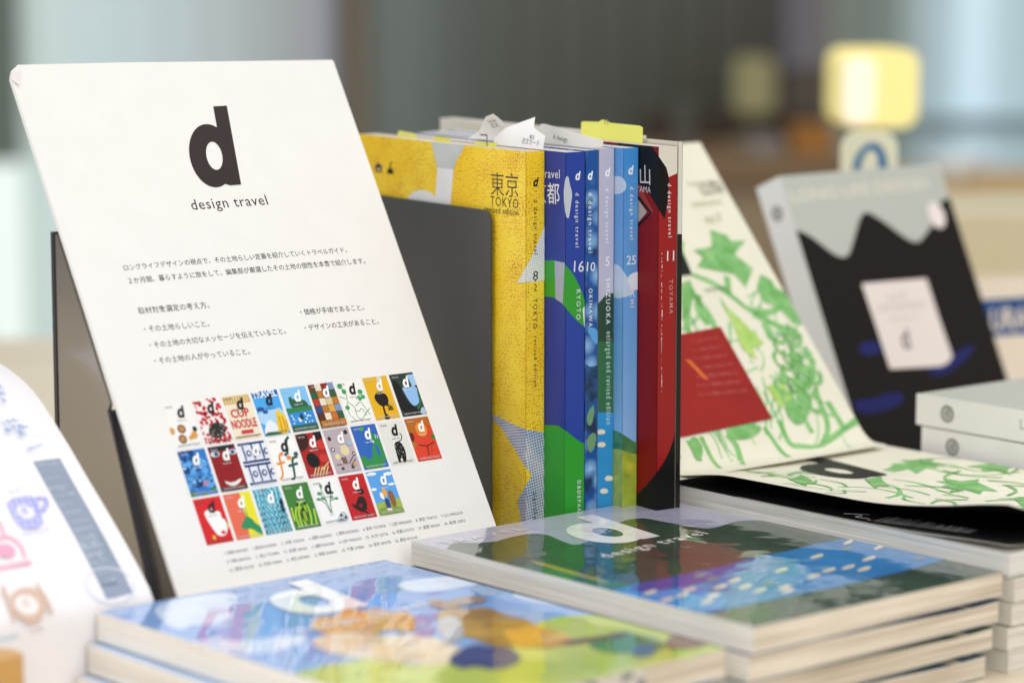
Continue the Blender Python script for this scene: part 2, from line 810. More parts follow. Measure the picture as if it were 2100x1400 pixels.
# ------------------------------------------------------------------ the setting: table, floor, far wall
tab = thing('display_table', 'long pale wooden shop table under all the magazine piles', 'table', (0.3, 1.55, 0))
m_tab = wood('table_wood', '#d9c9ae', '#e6d9c2', 0.42)
box('tabletop', (-1.6, 0.55, -0.035), (2.2, 2.6, 0.0), m_tab, tab, 0.002)
for lx, ly in ((-1.5, 0.65), (-1.5, 2.5), (2.1, 0.65), (2.1, 2.5)):
    box('leg', (lx - .03, ly - .03, -0.75), (lx + .03, ly + .03, -0.035), m_tab, tab)
fl = box('floor', (-4, -2.5, -0.80), (4, 6, -0.75), wood('floor_boards', '#8b8378', '#a09788', 0.6))
tag(fl, None, None, kind='structure')
YB = 4.8
bw = box('back_wall', (-4, YB + .12, -0.75), (4, YB + .3, 2.6), M('#7c7f76', 'paper'))
tag(bw, None, None, kind='structure')


def far_x(px, y):
    return (px - 1050) / FPX * y / (math.cos(PITCH)) * 1.0


def far_panel(name, px0, px1, mat, y=YB, z0=-0.75, z1=2.6, th=0.05, parent=None):
    return box(name, (far_x(px0, y), y, z0), (far_x(px1, y), y + th, z1), mat, parent, 0.004)


def pane_mat(name, hexs, e, rough=0.25):
    m = glow(name, hexs, e)
    m.node_tree.nodes['Principled BSDF'].inputs['Roughness'].default_value = rough
    return m


def panes(parent, edges, cols, e):  # glass cut into slim strips; stepped glow colours paint a soft brightness gradient
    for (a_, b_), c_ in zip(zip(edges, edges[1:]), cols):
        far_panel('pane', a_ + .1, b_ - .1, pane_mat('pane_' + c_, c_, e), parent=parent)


w1 = thing('window', 'pale frosted daylight window at the far left behind the tall sign', 'window', (far_x(360, YB), YB, -.75))
panes(w1, [48, 90, 150, 230, 320, 410, 500, 570, 630, 684], ['b0bdb7', 'bccac8', 'b8c6c7', 'b4c2c3', 'aebabc', 'a6b0b1', '9ca4a5', '95999b', '8f9197'], .56)
far_panel('frame', -160, 46, M('#7f8a80'), parent=w1, y=YB - .04, z0=at_depth(0, 330, YB).z)
far_panel('pane', -160, 46, pane_mat('low_bright_pane', '#d6e0da', .75), parent=w1, y=YB - .04, z1=at_depth(0, 332, YB).z)
far_panel('frame', 686, 708, M('#98959b'), parent=w1, y=YB - .04)
col = far_panel('column', 711, 758, M('#8a7d6b'), y=YB - .08)
tag(col, 'narrow brown column between the pale left window and the dark glass', 'column')
w2 = thing('window', 'wide dark glass front in the middle behind the upright books', 'window', (far_x(1180, YB), YB, -.75))
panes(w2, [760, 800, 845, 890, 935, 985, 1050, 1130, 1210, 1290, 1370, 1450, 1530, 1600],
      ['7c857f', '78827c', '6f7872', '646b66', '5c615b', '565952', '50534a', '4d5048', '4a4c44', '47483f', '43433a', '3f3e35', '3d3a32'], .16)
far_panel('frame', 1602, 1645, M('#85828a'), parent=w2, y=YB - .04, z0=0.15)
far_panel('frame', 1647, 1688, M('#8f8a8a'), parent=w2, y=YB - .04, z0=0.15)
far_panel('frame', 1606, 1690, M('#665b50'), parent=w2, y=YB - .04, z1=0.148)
w3 = thing('window', 'bright bluish window at the far right beside the yellow lamp', 'window', (far_x(1900, YB), YB, -.75))
panes(w3, [1690, 1740, 1790, 1836, 1872, 1910, 1946, 1980, 2016, 2060, 2120, 2320],
      ['6b7269', '67716a', '6f7a74', '8c9b9b', '9fb0b4', 'a9bec6', 'c4dae2', 'c9dee8', 'b4c9d1', 'a8bfc4', 'a2bcbf'], .5)
far_panel('sill', 1844, 2320, M('#93a3a6'), parent=w3, y=YB - .06, z0=at_depth(1900, 262, YB).z, z1=at_depth(1900, 236, YB).z)


# ------------------------------------------------------------------ far counter, lamp and paper tag
ct = thing('counter', 'low brown wooden counter far behind the upright books', 'counter', (0.35, 4.1, -.75))
yc = 4.0
zc = at_depth(1500, 322, yc).z
box('top', (far_x(1330, yc), yc, zc - .04), (far_x(1735, yc), yc + .35, zc), wood('counter_wood', '#7d6244', '#8f7250'), ct, .004)
box('front_panel', (far_x(1340, yc), yc + .02, -.75), (far_x(1725, yc), yc + .3, zc - .04), M('#a89478'), ct)
box('shelf', (far_x(1340, yc), yc + .30, zc), (far_x(1725, yc), yc + .34, at_depth(1500, 262, yc).z), M('#453a2d'), ct)
for k_, (px_, wd, hh, hx, lab, cat, nm) in enumerate((
        (1395, .030, .075, '#5b5a52', 'tall dull grey canister on the brown counter, left of the orange box', 'canister', 'canister'),
        (1655, .060, .040, '#b07a3c', 'low orange brown box on the brown counter', 'box', 'box'),
        (1560, .045, .022, '#9a928c', 'small pale grey box on the brown counter under the olive lamp reflection', 'box', 'box'))):
    o = thing(nm, lab, cat, (far_x(px_, yc + .1), yc + .1, zc))
    x_ = far_x(px_, yc + .1)
    box('body', (x_ - wd / 2, yc + .05, zc), (x_ + wd / 2, yc + .12, zc + hh * .8), M(hx), o, .003)
    box('lid', (x_ - wd / 2 - .001, yc + .049, zc + hh * .8 + .001), (x_ + wd / 2 + .001, yc + .121, zc + hh), M(hx), o, .002)
ct2 = thing('counter', 'honey coloured wooden counter at the far right edge', 'counter', (0.75, 3.5, -.75))
yc = 3.5
zc = at_depth(2000, 395, yc).z
box('top', (far_x(1880, yc), yc, zc - .028), (far_x(2400, yc), yc + .4, zc), wood('honey_wood', '#c79a58', '#d3aa6b'), ct2, .004)
box('front_panel', (far_x(1890, yc), yc + .02, -.75), (far_x(2390, yc), yc + .3, zc - .028), M('#b3a688'), ct2)
bowl_c = at_depth(1965, 362, yc + .1)
bo = thing('bowl', 'small white bowl standing on the honey coloured counter', 'bowl', (bowl_c.x, yc + .12, zc))
prof = [(0.0, 0.0), (.018, 0.0), (.02, .004), (.032, .018), (.04, .036), (.0385, .036), (.03, .02), (.0, .008)]
V, F = [], []
for i in range(28):
    t = 2 * math.pi * i / 28
    V += [Vector((bowl_c.x + r * math.cos(t), yc + .12 + r * math.sin(t), zc + z)) for r, z in prof]
k = len(prof)
for i in range(28):
    j = (i + 1) % 28
    F += [(i * k + q, j * k + q, j * k + q + 1, i * k + q + 1) for q in range(k - 1)]
mesh('body', V, F, M('#e3eaea', 'gloss'), bo, smooth_=True)

LY = 2.54
zc_olive = at_depth(1500, 322, 4.0).z


def lantern(px, py, y, half_w, half_h, glow_a, glow_b, label, rz, z0=0.0):
    c = at_depth(px, py, y)
    t = thing('lamp_or_reflection', label, 'lamp', (c.x, c.y, 0))
    t.rotation_euler = (0, 0, rz)
    w, h = half_w, half_h
    shade = [(-w, -w), (w, -w), (w, w), (-w, w)]
    R = Matrix.Rotation(rz, 4, 'Z')
    base = Vector((c.x, c.y, 0))
    f = Frame(base + R @ Vector((0, 0, c.z + h)), R @ Vector((1, 0, 0)), (0, 0, -1), R @ Vector((0, -1, 0)))
    prism('shade', rrect(-w * 1000, 0, w * 1000, 2 * h * 1000, w * 420), -w * 1000, w * 1000, f, glow_b, t)
    if glow_a:
        prism('lit_panel', rrect(-w * 990, 7, -w * 130, 2 * h * 1000 - 4, w * 300), w * 1000 + .4, w * 1000 + 3, f, glow_a, t)
    V, F = [], []
    k_ = 1 if glow_a else .35
    pr = [(.034, z0), (.034, z0 + .006), (.007 * k_, z0 + .010), (.006 * k_, c.z - h - .001)]
    for i in range(20):
        a = 2 * math.pi * i / 20
        V += [base + Vector((r * math.cos(a), r * math.sin(a), z)) for r, z in pr]
    for i in range(20):
        j = (i + 1) % 20
        F += [(i * 4 + q, j * 4 + q, j * 4 + q + 1, i * 4 + q + 1) for q in range(3)]
    mesh('stem', V, F, metal('lamp_stem', '#8a8468', .4), t, smooth_=True)
    return t


lantern(1787, 178, LY, .0345, .0345, glow('lamp_hot', '#f6e8d2', .34), glow('lamp_yellow', '#efe092', 0.28),
        'glowing yellow rounded lamp behind the black and grey book', 0.10)
lantern(1545, 175, 4.3, .030, .042, None, glow('olive_reflection', '#8d8860', 0.2),
        'dim olive glow standing in for the yellow lamp reflected in the dark glass', 0.0, zc_olive)  # added glowing body in place of the yellow lamp's reflection in the glass

ty = 2.0
tc = at_depth(1782, 330, ty)
tg = thing('paper_tag', 'round cream paper tag with a blue arch behind the black and grey book', 'tag', (tc.x, tc.y, 0))
fr = Frame((tc.x, tc.y, tc.z), (1, .1, 0), (0, 0, -1), (.1, -1, 0))
ar = Art(fr, (-60, -60, 60, 90), M('#dcdbc0'), outline=rrect(-20.5, -21, 20.5, 60, 12))
arch = [fr.px(*q) for q in [(1757, 362), (1757, 340), (1764, 318), (1777, 303), (1790, 299), (1802, 305), (1809, 322), (1812, 345)]]
ar.poly(M('#0a6396'), ribbon(smooth(arch, 2, False), 7.6))
ar.poly(M('#0a6396'), [fr.px(*q) for q in [(1803, 318), (1812, 322), (1820, 350), (1800, 352)]])
ar.build('card', tg, thick=1.0)
box('stick', (tc.x - .003, tc.y + .001, 0), (tc.x + .003, tc.y + .005, tc.z - .01), M('#b9ae92'), tg)

# boxes and notice at the right edge, behind the white books
bx = thing('box', 'plain beige carton behind the notice at the right edge', 'box', (0.5, 2.3, 0))
p0 = at_depth(1950, 440, 2.25)
box('body', (p0.x, 2.25, 0), (p0.x + .3, 2.45, p0.z), M('#c9bd9e'), bx, .003)
box('lid', (p0.x - .004, 2.244, at_depth(1950, 585, 2.25).z), (p0.x + .304, 2.249, at_depth(1950, 560, 2.25).z), M('#d9cdb4'), bx)
ny = 2.0
n0 = at_depth(1985, 575, ny)
nt = thing('notice', 'cream notice with a blue lettered band at the right edge', 'notice', (n0.x, ny, 0))
fr = Frame((n0.x, ny, n0.z), (.97, .2, 0), (0, 0, -1))
fr = Frame((n0.x, ny, n0.z), (.97, .2, 0), (.0, -.05, -1))
ar = Art(fr, (0, -10, 140, 220), M('#e8dbc9', 'satin'), outline=[(0, 0), (140, -4), (140, n0.z * 1000), (0, n0.z * 1000)])
ar.poly(M('#1f4d86', 'satin'), [(-10, 15), (140, 9), (140, 36), (0, 41)])
ar.fit(M('#e8dbc9', 'satin'), 'URA', (18, 36), (46, 35), bold=.02, size=22)
ar.build('sheet', nt, thick=.6)


# ------------------------------------------------------------------ lying magazines
def lying(label, corner, ang, z0, th, cover_mat, page_a, page_b, art=None, group=None, name='magazine', cat='magazine',
          w=W, h=H, spine_art=None, sag=0.0, seed=0, bend_top=True, spine_mat=None, back_mat=None, cover_thick=0.35):
    """corner = far-left corner (x, y); a along the short edge, b along the long side"""
    a = Vector((math.cos(ang), math.sin(ang), 0))
    b = Vector((math.sin(ang), -math.cos(ang), 0))
    base = Vector((corner[0], corner[1], z0))
    t = thing(name, label, cat, base, group)
    ct = cover_thick

    def gap(u, v, q):   # how far a cover stands back from its neighbour: wedge towards the near right corner
        k_ = max(0.0, (u - 45 - 40 * noise.noise(Vector((seed, q, 1.1)))) / (w - 45)) ** 1.3
        e_ = max(0.0, (v - 40) / (h - 40)) ** 2
        return sag * (k_ * e_ * (1 - .55 * max(0, (u - w * .86) / (w * .14))) + .22 * abs(noise.noise(Vector((u * .02 + seed * 3.7, v * .02, q + seed * 1.3)))))

    nu, nv = 12, 16
    V, F = [], []
    for lev in (0, 1):
        for i in range(nu + 1):
            for j in range(nv + 1):
                u, v = w * i / nu, h * j / nv
                ins = .5
                uu, vv = min(max(u, ins), w - ins), min(max(v, ins), h - ins)
                zz = (ct + .05 + gap(u, v, 5) * .6) if lev == 0 else th - ct - .05 - (gap(u, v, 0) if bend_top else 0)
                V.append(base + a * (uu * .001) + b * (vv * .001) + UP * (zz * .001))
    K = (nu + 1) * (nv + 1)
    g = lambda l, i, j: l * K + i * (nv + 1) + j
    for i in range(nu):
        for j in range(nv):
            F.append((g(0, i, j), g(0, i, j + 1), g(0, i + 1, j + 1), g(0, i + 1, j)))
            F.append((g(1, i, j), g(1, i + 1, j), g(1, i + 1, j + 1), g(1, i, j + 1)))
    for i in range(nu):
        F.append((g(0, i, 0), g(0, i + 1, 0), g(1, i + 1, 0), g(1, i, 0)))
        F.append((g(0, i + 1, nv), g(0, i, nv), g(1, i, nv), g(1, i + 1, nv)))
    for j in range(nv):
        F.append((g(0, 0, j + 1), g(0, 0, j), g(1, 0, j), g(1, 0, j + 1)))
        F.append((g(0, nu, j), g(0, nu, j + 1), g(1, nu, j + 1), g(1, nu, j)))
    mesh('page_block', V, F, pages_mat('pages_' + page_a, page_a, page_b, 620, .55), t)
    top = Frame(base + UP * ((th - ct) * .001), a, b, UP)
    bot = Frame(base + UP * (ct * .001), a, b, UP)

    class Bent:
        def __init__(m, f, sg, q):
            m.f, m.sg, m.q, m.px = f, sg, q, f.px

        def __call__(m, u, v, h_=0.0):
            return m.f(u, v, h_ + m.sg * gap(u, v, m.q))

    if bend_top:
        ar = Art(Bent(top, -1, 0), (0, 0, w, h), cover_mat, step=16, outline=rrect(0, 0, w, h, 1.2, 2))
    else:
        ar = Art(top, (0, 0, w, h), cover_mat, outline=rrect(0, 0, w, h, 1.2, 2))
    if art:
        art(ar)
    ar.build('front_cover', t, thick=ct * .9, edge=M('#e6e0d6'))
    Art(Bent(bot, .6, 5), (0, 0, w, h), back_mat or cover_mat, step=16, outline=rrect(0, 0, w, h, 1.2, 2)).build('back_cover', t, thick=ct * .9, edge=M('#e6e0d6'))
    sp = Frame(base - a * .0004 + UP * (th * .001), b, -UP, -a)
    sa = Art(sp, (0, 0, h, th), spine_mat or cover_mat, outline=[(0, .15), (h, .15), (h, th - .15), (0, th - .15)])
    if spine_art:
        spine_art(sa)
    sa.build('spine', t, thick=.3)
    return t


C1 = Vector((-.05231, 1.45663, 0))
C2 = Vector((-.19953, 1.33544, 0))
CREAM, CREAM_D = '#efe6d6', '#a08d70'

# --- pile in the middle front: green hills and blue water cover
LOGO_BR, LOGO_H = (106.1, 76.6), 65.5
FILM = 'film'


def cover_logo(ar, mat, words=True):
    ar.logo(mat, LOGO_BR, LOGO_H)


def art_hills(ar):
    white = M('#ece8e2', FILM)
    hill = mottled('hill_green', '#24392b', '#2f4a35', .03, .3, .7, FILM)
    top = [(930, 1112), (1010, 1112), (1040, 1102), (1085, 1093), (1120, 1094), (1150, 1108), (1185, 1120), (1230, 1096), (1275, 1066),
           (1320, 1061), (1345, 1066), (1376, 1072), (1414, 1079), (1448, 1084), (1475, 1080), (1500, 1070), (1530, 1066), (1590, 1066), (1700, 1088), (1800, 1110)]
    P = [ar.f.px(*p) for p in top]
    P = smooth(P, 2, False)
    ar.poly(hill, [(-20, P[0][1] + 25)] + P + [(W + 30, P[-1][1]), (W + 30, H + 30), (-20, H + 30)])
    gr = mottled('hill_leaf', '#3f7a49', '#2c5c3a', .05, .35, .65, FILM)
    ar.pp(gr, [(1080, 1160), (1140, 1168), (1210, 1180), (1290, 1196), (1330, 1215), (1290, 1232), (1150, 1210), (1050, 1180)], 2)
    ar.pp(M('#a79b3e', FILM), [(1090, 1148), (1150, 1163), (1250, 1192), (1250, 1197), (1140, 1168), (1088, 1152)], 1)
    sea = mottled('sea_blue', '#1d6fae', '#2f86c4', .025, .3, .7, FILM)
    ar.pp(sea, [(1235, 1216), (1300, 1198), (1357, 1187), (1483, 1160), (1544, 1143), (1612, 1130), (1677, 1114), (1723, 1105), (1757, 1104), (1800, 1110), (1960, 1140),
                (1925, 1150), (1864, 1168), (1719, 1202), (1567, 1232), (1470, 1254), (1440, 1262)])
    ar.pp(M('#3b4ba0', FILM), [(1300, 1199), (1357, 1187), (1483, 1160), (1520, 1152), (1480, 1180), (1420, 1200), (1330, 1215), (1290, 1212)], 1)
    ar.pp(M('#2a8fd6', FILM), [(1262, 1214), (1330, 1215), (1420, 1200), (1500, 1230), (1470, 1252), (1440, 1256), (1330, 1235)], 1)
    dash = M('#e6ddc2', FILM)
    dk = M('#7e8e92', FILM)
    zz = lambda x, y: (1300 + x / 2.625, 1000 + y / 2.625)
    L = [(1155, 291), (1320, 318), (985, 367), (1265, 380), (795, 441), (1050, 441), (970, 473), (1155, 425), (1240, 435), (465, 532), (810, 533),
         (830, 552), (300, 545), (430, 578), (180, 600), (540, 497), (600, 530), (680, 548), (395, 610), (260, 575), (90, 560)]
    e = []
    for x, y in L:
        cx, cy = zz(x, y)
        hw = 14 if y > 330 else 10
        q = [(cx - hw, cy + 3.2), (cx - hw - 1, cy + 5), (cx - hw * .6, cy + 6), (cx + hw * .7, cy + 1.5), (cx + hw, cy - 2.4), (cx + hw - 2, cy - 5), (cx + hw * .3, cy - 4.5), (cx - hw * .7, cy + .2)]
        e.append(smooth([ar.f.px(*p) for p in q], 2))
    ar.many(dash, e)
    e = []
    for x, y in [(1145, 327), (1535, 379), (420, 487), (355, 474), (720, 510)]:
        cx, cy = zz(x, y)
        e.append(smooth([ar.f.px(*p) for p in [(cx - 15, cy + 4), (cx + 10, cy + 3), (cx + 16, cy - 4), (cx - 8, cy - 3)]], 2))
    ar.many(dk, e)
    ar.logo(white, LOGO_BR, LOGO_H)
    ar.pfit(white, 'design travel', (1246, 1144), (1454, 1094), bold=.013, spacing=1.2)
    ar.pfit(M('#d8d2dc', FILM), 'TRAVEL', (912, 1117), (1082, 1086), bold=.03, spacing=1.5, size=10)


def white_spine(ar):
    pass


sky1 = vgrad('lavender_sky', [(0, '#b3b0c2'), (.5, '#a9a6ba'), (1, '#8f93a8')], 0, 90, FILM)
TH = 13.1
pile1 = [
    ('magazine on the table at the bottom of the green hills pile', 9.0, 2.0, -.012, '#57707c'),
    ('magazine second from the bottom of the green hills pile', 5.5, 1.0, .006, '#4d6a5a'),
    ('magazine lying just under the green hills cover', 1.8, .5, -.004, '#6a6f86'),
]
z = 0.0
for i, (lab, da, db, dr, hx) in enumerate(pile1):
    c = C1 - A * (da * .001) * .35 - B * (db * .001)
    lying(lab, (c.x - A.x * da * .00065, c.y - A.y * da * .00065), YAW + dr * .5, z, TH, M(hx, 'gloss'), CREAM, CREAM_D, group='magazines in the green hills pile',
          sag=2.3, seed=i + 1, spine_mat=pages_mat('fore_edge', '#f6f3ed', '#d8cfc1', 620, .5))
    z += .01335
lying('film wrapped magazine with green hills and blue water on top of its pile', (C1.x, C1.y), YAW, z, TH, sky1, CREAM, CREAM_D,
      bend_top=False, art=art_hills, group='magazines in the green hills pile', sag=2.2, seed=9, spine_mat=pages_mat('fore_edge_white', '#f2efe9', '#c3bbae', 620, .6))


# --- pile at the front left: blue sky cover with soft shapes
def art_sky(ar):
    white = M('#eef0f2', FILM)
    f = ar.f.px
    zz = lambda x, y: f(150 + x / 2.625, 1000 + y / 2.625)
    z4 = lambda x, y: f(800 + x / 2.625, 1000 + y / 2.625)
    cloud = mottled('cloud_paint', '#b9cfee', '#dde6f3', .03, .3, .7, FILM)
    for pts in ([(420, 640), (560, 600), (700, 575), (860, 560), (900, 600), (820, 650), (880, 690), (760, 740), (640, 730), (580, 770), (480, 720)],
                [(560, 850), (760, 800), (900, 830), (1080, 800), (1300, 790), (1200, 850), (1000, 900), (820, 880), (700, 910)]):
        ar.poly(cloud, [zz(*p) for p in pts], 3)
    for pts in ([(0, 520), (200, 480), (480, 470), (560, 500), (420, 530), (150, 570)],
                [(620, 570), (800, 560), (1100, 600), (1000, 640), (760, 620)]):
        ar.poly(cloud, [z4(*p) for p in pts], 3)
    ar.poly(M('#5f8fc2', FILM), [z4(*p) for p in [(430, 530), (560, 505), (640, 540), (560, 590), (440, 575)]], 3)
    fld = mottled('field_green', '#c9d35f', '#a9bd4e', .02, .35, .65, FILM, c='#dde08a')
    ar.poly(fld, [z4(*p) for p in [(760, 740), (900, 690), (1150, 678), (1500, 740), (1800, 830), (1900, 1000), (1500, 1250), (900, 1400), (-200, 1300), (-700, 1100), (-500, 980), (-200, 930), (0, 900), (300, 900), (600, 850)]], 2)
    ar.poly(M('#5c8a53', FILM), [z4(*p) for p in [(1050, 820), (1250, 770), (1450, 800), (1500, 870), (1300, 900), (1100, 880)]], 3)
    ar.poly(M('#4d7e96', FILM), [z4(*p) for p in [(1290, 850), (1420, 830), (1440, 900), (1310, 920)]], 3)
    ar.poly(M('#6b3a2a', FILM), [z4(*p) for p in [(1480, 800), (1640, 770), (1760, 820), (1650, 870), (1480, 870)]], 3)
    # soft painted patches: sand, straw and a brown knoll
    och = mottled('ochre_paint', '#e3a938', '#c98f34', .05, .3, .7, FILM, c='#e9c670')
    brn_ = mottled('knoll_paint', '#a8803c', '#8f6a38', .05, .3, .7, FILM, c='#c39a48')
    snd = mottled('sand_paint', '#e9dcc8', '#e2c9a0', .04, .3, .7, FILM, c='#e6c08a')
    nvy = mottled('navy_paint', '#1d2f6f', '#2f4a8c', .05, .3, .7, FILM)
    ar.poly(snd, [zz(*p) for p in [(1250, 830), (1420, 770), (1650, 800), (1850, 780), (2050, 840), (2150, 920), (1900, 960), (1650, 930), (1400, 900)]], 2)
    ar.poly(och, [zz(*p) for p in [(1270, 760), (1310, 690), (1400, 700), (1480, 640), (1560, 670), (1640, 640), (1700, 670), (1790, 660), (1870, 720), (1830, 780), (1700, 760), (1600, 800), (1480, 770), (1400, 790)]], 1)
    ar.poly(M('#8f9fd0', FILM), [zz(*p) for p in [(1830, 690), (1900, 700), (1960, 760), (1900, 830), (1850, 800)]], 2)
    ar.poly(brn_, [z4(*p) for p in [(230, 690), (330, 640), (420, 655), (520, 640), (640, 690), (720, 700), (780, 740), (880, 770), (980, 830), (840, 870), (700, 850), (560, 860), (420, 800), (300, 780)]], 1)
    ar.poly(och, [z4(*p) for p in [(600, 770), (680, 760), (760, 735), (880, 770), (960, 790), (990, 830), (900, 860), (800, 850), (700, 870), (640, 820)]], 1)
    ar.poly(mottled('pale_paint', '#c3cddd', '#b5ac9a', .06, .3, .7, FILM), [z4(*p) for p in [(240, 720), (300, 690), (370, 700), (400, 760), (380, 830), (290, 830)]], 2)
    ar.poly(nvy, [z4(*p) for p in [(300, 930), (380, 870), (460, 840), (540, 860), (640, 850), (720, 920), (660, 960), (560, 985), (460, 960), (380, 980)]], 1)
    ar.poly(snd, [z4(*p) for p in [(-140, 850), (-40, 800), (60, 815), (160, 800), (280, 830), (380, 880), (280, 930), (120, 920), (-60, 930)]], 1)
    ar.poly(mottled('bark_paint', '#6a4a30', '#8a6a44', .08, .3, .7, FILM), [z4(*p) for p in [(900, 840), (1000, 815), (1120, 800), (1290, 770), (1260, 800), (1100, 825), (980, 850)]], 1)
    ar.poly(mottled('hedge_paint', '#8b6f66', '#9a9080', .06, .3, .7, FILM), [z4(*p) for p in [(190, 615), (240, 596), (300, 612), (370, 590), (450, 580), (540, 600), (480, 625), (400, 632), (330, 650), (250, 655)]], 1)
    ar.logo(white, LOGO_BR, LOGO_H)
    ar.fit(white, 'design travel', (46.7, 99.5), (129, 96), bold=.006, spacing=1.12)


sky2 = vgrad('summer_sky', [(0, '#7b9fd2'), (.45, '#6a9bdc'), (1, '#93b6e4')], 0, 190, FILM)
z = 0.0
for i, (lab, da, db, dr, hx) in enumerate([
        ('magazine on the table at the bottom of the blue sky pile', -13.0, 2, .01, '#c5d3e6'),
        ('magazine in the middle of the blue sky pile', -6.0, 1.0, -.008, '#b4c8e4')]):
    c = C2 + A * (da * .001) + B * (db * .001)
    lying(lab, (c.x, c.y), YAW + .007 + dr, z, 14.4, M(hx, 'gloss'), CREAM, CREAM_D, group='magazines in the blue sky pile',
          sag=2.3, seed=i + 20, spine_mat=pages_mat('fore_edge', '#f6f3ed', '#d8cfc1', 620, .5))
    z += .0148
top2 = lying('film wrapped magazine with a blue sky and yellow field on top of its pile', (C2.x, C2.y), YAW + .007, z, 14.5, sky2, CREAM, CREAM_D,
             bend_top=False, art=art_sky, group='magazines in the blue sky pile', sag=2.2, seed=31, spine_mat=pages_mat('fore_edge', '#f6f3ed', '#d8cfc1', 620, .5))

# --- pile at the right: vine cover, its jacket curling up
C3 = C1 + A * ((W + 4) * .001)
z = 0.0
for i, lab in enumerate(['magazine on the table at the bottom of the vine pile', 'magazine second from the bottom of the vine pile',
                         'magazine in the middle of the vine pile', 'magazine lying just under the curled vine cover']):
    c = C3 + A * (.0012 * (i % 2)) + B * (.001 * i)
    lying(lab, (c.x, c.y), YAW + (.006, -.008, .004, .0)[i], z, 12.0, M(('#d9d6c2', '#cfd2c0', '#c9c4ae', '#ddd8c4')[i], 'gloss'), '#ebe6dc', '#b9b0a2',
          group='magazines in the vine pile', sag=2.6, seed=i + 40, spine_mat=M('#dad6ca', 'gloss'))
    z += .0122
VZ = z
INK = '#58a94e'


def vine(ar, m1, m2, leaves, strokes, w):
    ar.many(m1, [ribbon(smooth(s, 2, False), w) for s in strokes])
    ar.many(m2, [leaf(*l) for l in leaves])


vt = thing('magazine', 'vine printed magazine with a black d, its cover curling up off black pages', 'magazine', (C3.x, C3.y, VZ), 'magazines in the vine pile')
c3 = Vector((C3.x, C3.y, VZ))
VB = 13.0
# page block with a slight fall towards the far left, many visible leaves
V, F = [], []
nv = 20
for j in range(nv + 1):
    v = H * j / nv
    zt = VB - .4
    for u in (0.0, W):
        for zz_ in (0.3, zt):
            V.append(c3 + A * (u * .001) + B * (v * .001) + UP * (zz_ * .001))
for j in range(nv):
    o, p = j * 4, (j + 1) * 4
    F += [(o, p, p + 1, o + 1), (o + 2, o + 3, p + 3, p + 2), (o + 1, p + 1, p + 3, o + 3), (o, o + 2, p + 2, p)]
F += [(0, 1, 3, 2), (nv * 4, nv * 4 + 2, nv * 4 + 3, nv * 4 + 1)]
mesh('page_block', V, F, pages_mat('pages_white', '#f0eee9', '#a9a59c', 1500), vt)
# black first leaf with fine white print, curling a little
blk = M('#141213', 'satin')


class Curl:
    """sheet over the vine magazine: lift(u, v) in mm above the page block"""

    def __init__(s, lift):
        s.lift = lift
        s.f = Frame(c3 + UP * (VB * .001), A, B, UP)

    def __call__(s, u, v, h=0.0):
        return s.f(u, v, s.lift(u, v) + h)

    def px(s, x, y):
        l = 0.0
        for _ in range(6):
            g = Frame(s.f(0, 0, l), A, B, UP)
            u, v = g.px(x, y)
            l = s.lift(min(max(u, 0), W), min(max(v, 0), H))
        return (u, v)


def sm(x):
    x = min(max(x, 0), 1)
    return x * x * (3 - 2 * x)


cl_black = Curl(lambda u, v: .3 + 5.0 * sm((v - 120) / 130) * max(0, 1 - u / 90) ** 2)
ab = Art(cl_black, (0, 0, W, H), blk, step=9, eps=.08)
grey = M('#e6e3df', 'satin')
pb = lambda x, y: cl_black.px(1300 + x / 2.625, 800 + y / 2.625)
ab.fit(grey, 'ん.', pb(1128, 662), pb(1268, 700), size=13)
for i in range(26):
    t_ = i / 25
    q0 = pb(1290 + 500 * t_, 706 + 62 * t_)
    q1 = pb(1370 + 440 * t_ + 40 * random.random(), 682 + 70 * t_ - 8 * random.random())
    ab.poly(M('#e0ddd8', 'satin'), ribbon([q0, q1], .7), layer=ab.k)
ab.k += 1
ab.build('endpaper', vt, thick=.12)
cl_page = Curl(lambda u, v: .15 + 3.2 * sm((v - 175) / 75) * max(0, 1 - u / 60) ** 2)
Art(cl_page, (0, 60, 60, H - 1), M('#e9e4da', 'satin'), step=8).build('loose_page', vt, thick=.12)


def lift_cover(u, v):
    e_ = 3.2 + 6.0 * sm(v / 55) + 2.0 * v / H + 12.0 * sm((v - 140) / 130) ** 1.2
    return 1.2 + e_ * max(0, 1 - u / 110) ** 1.7 + 1.0 * sm((v - 200) / 50)


cl = Curl(lift_cover)
cream_v = mottled('vine_paper', '#e2deca', '#dbd6c2', .02, .3, .7, 'satin')
g1 = mottled('vine_ink', '#6dab5c', '#8bbd79', .08, .35, .65, 'satin')
g2 = mottled('vine_leaf_ink', '#62a052', '#8fbd7c', .1, .35, .7, 'satin')
av = Art(cl, (0, 0, W, H - 1), cream_v, step=5, eps=.07)
zv = lambda x, y: cl.px(1300 + x / 2.625, 800 + y / 2.625)
strokes = [[zv(*p) for p in q] for q in (
    [(560, 430), (700, 440), (820, 470), (900, 490), (1050, 520)],
    [(1100, 520), (1250, 520), (1400, 545), (1500, 580)],
    [(1340, 500), (1420, 520), (1440, 560), (1360, 580)],
    [(1400, 480), (1550, 500), (1700, 560), (1750, 565)],
    [(1480, 400), (1600, 420), (1700, 450), (1900, 460), (2080, 440)],
    [(1700, 400), (1850, 440), (2000, 430)], [(2060, 580), (2100, 570), (2180, 600)], [(600, 430), (640, 445), (760, 440)])]
av.many(g1, [ribbon(smooth(s, 2, False), 3.4) for s in strokes])
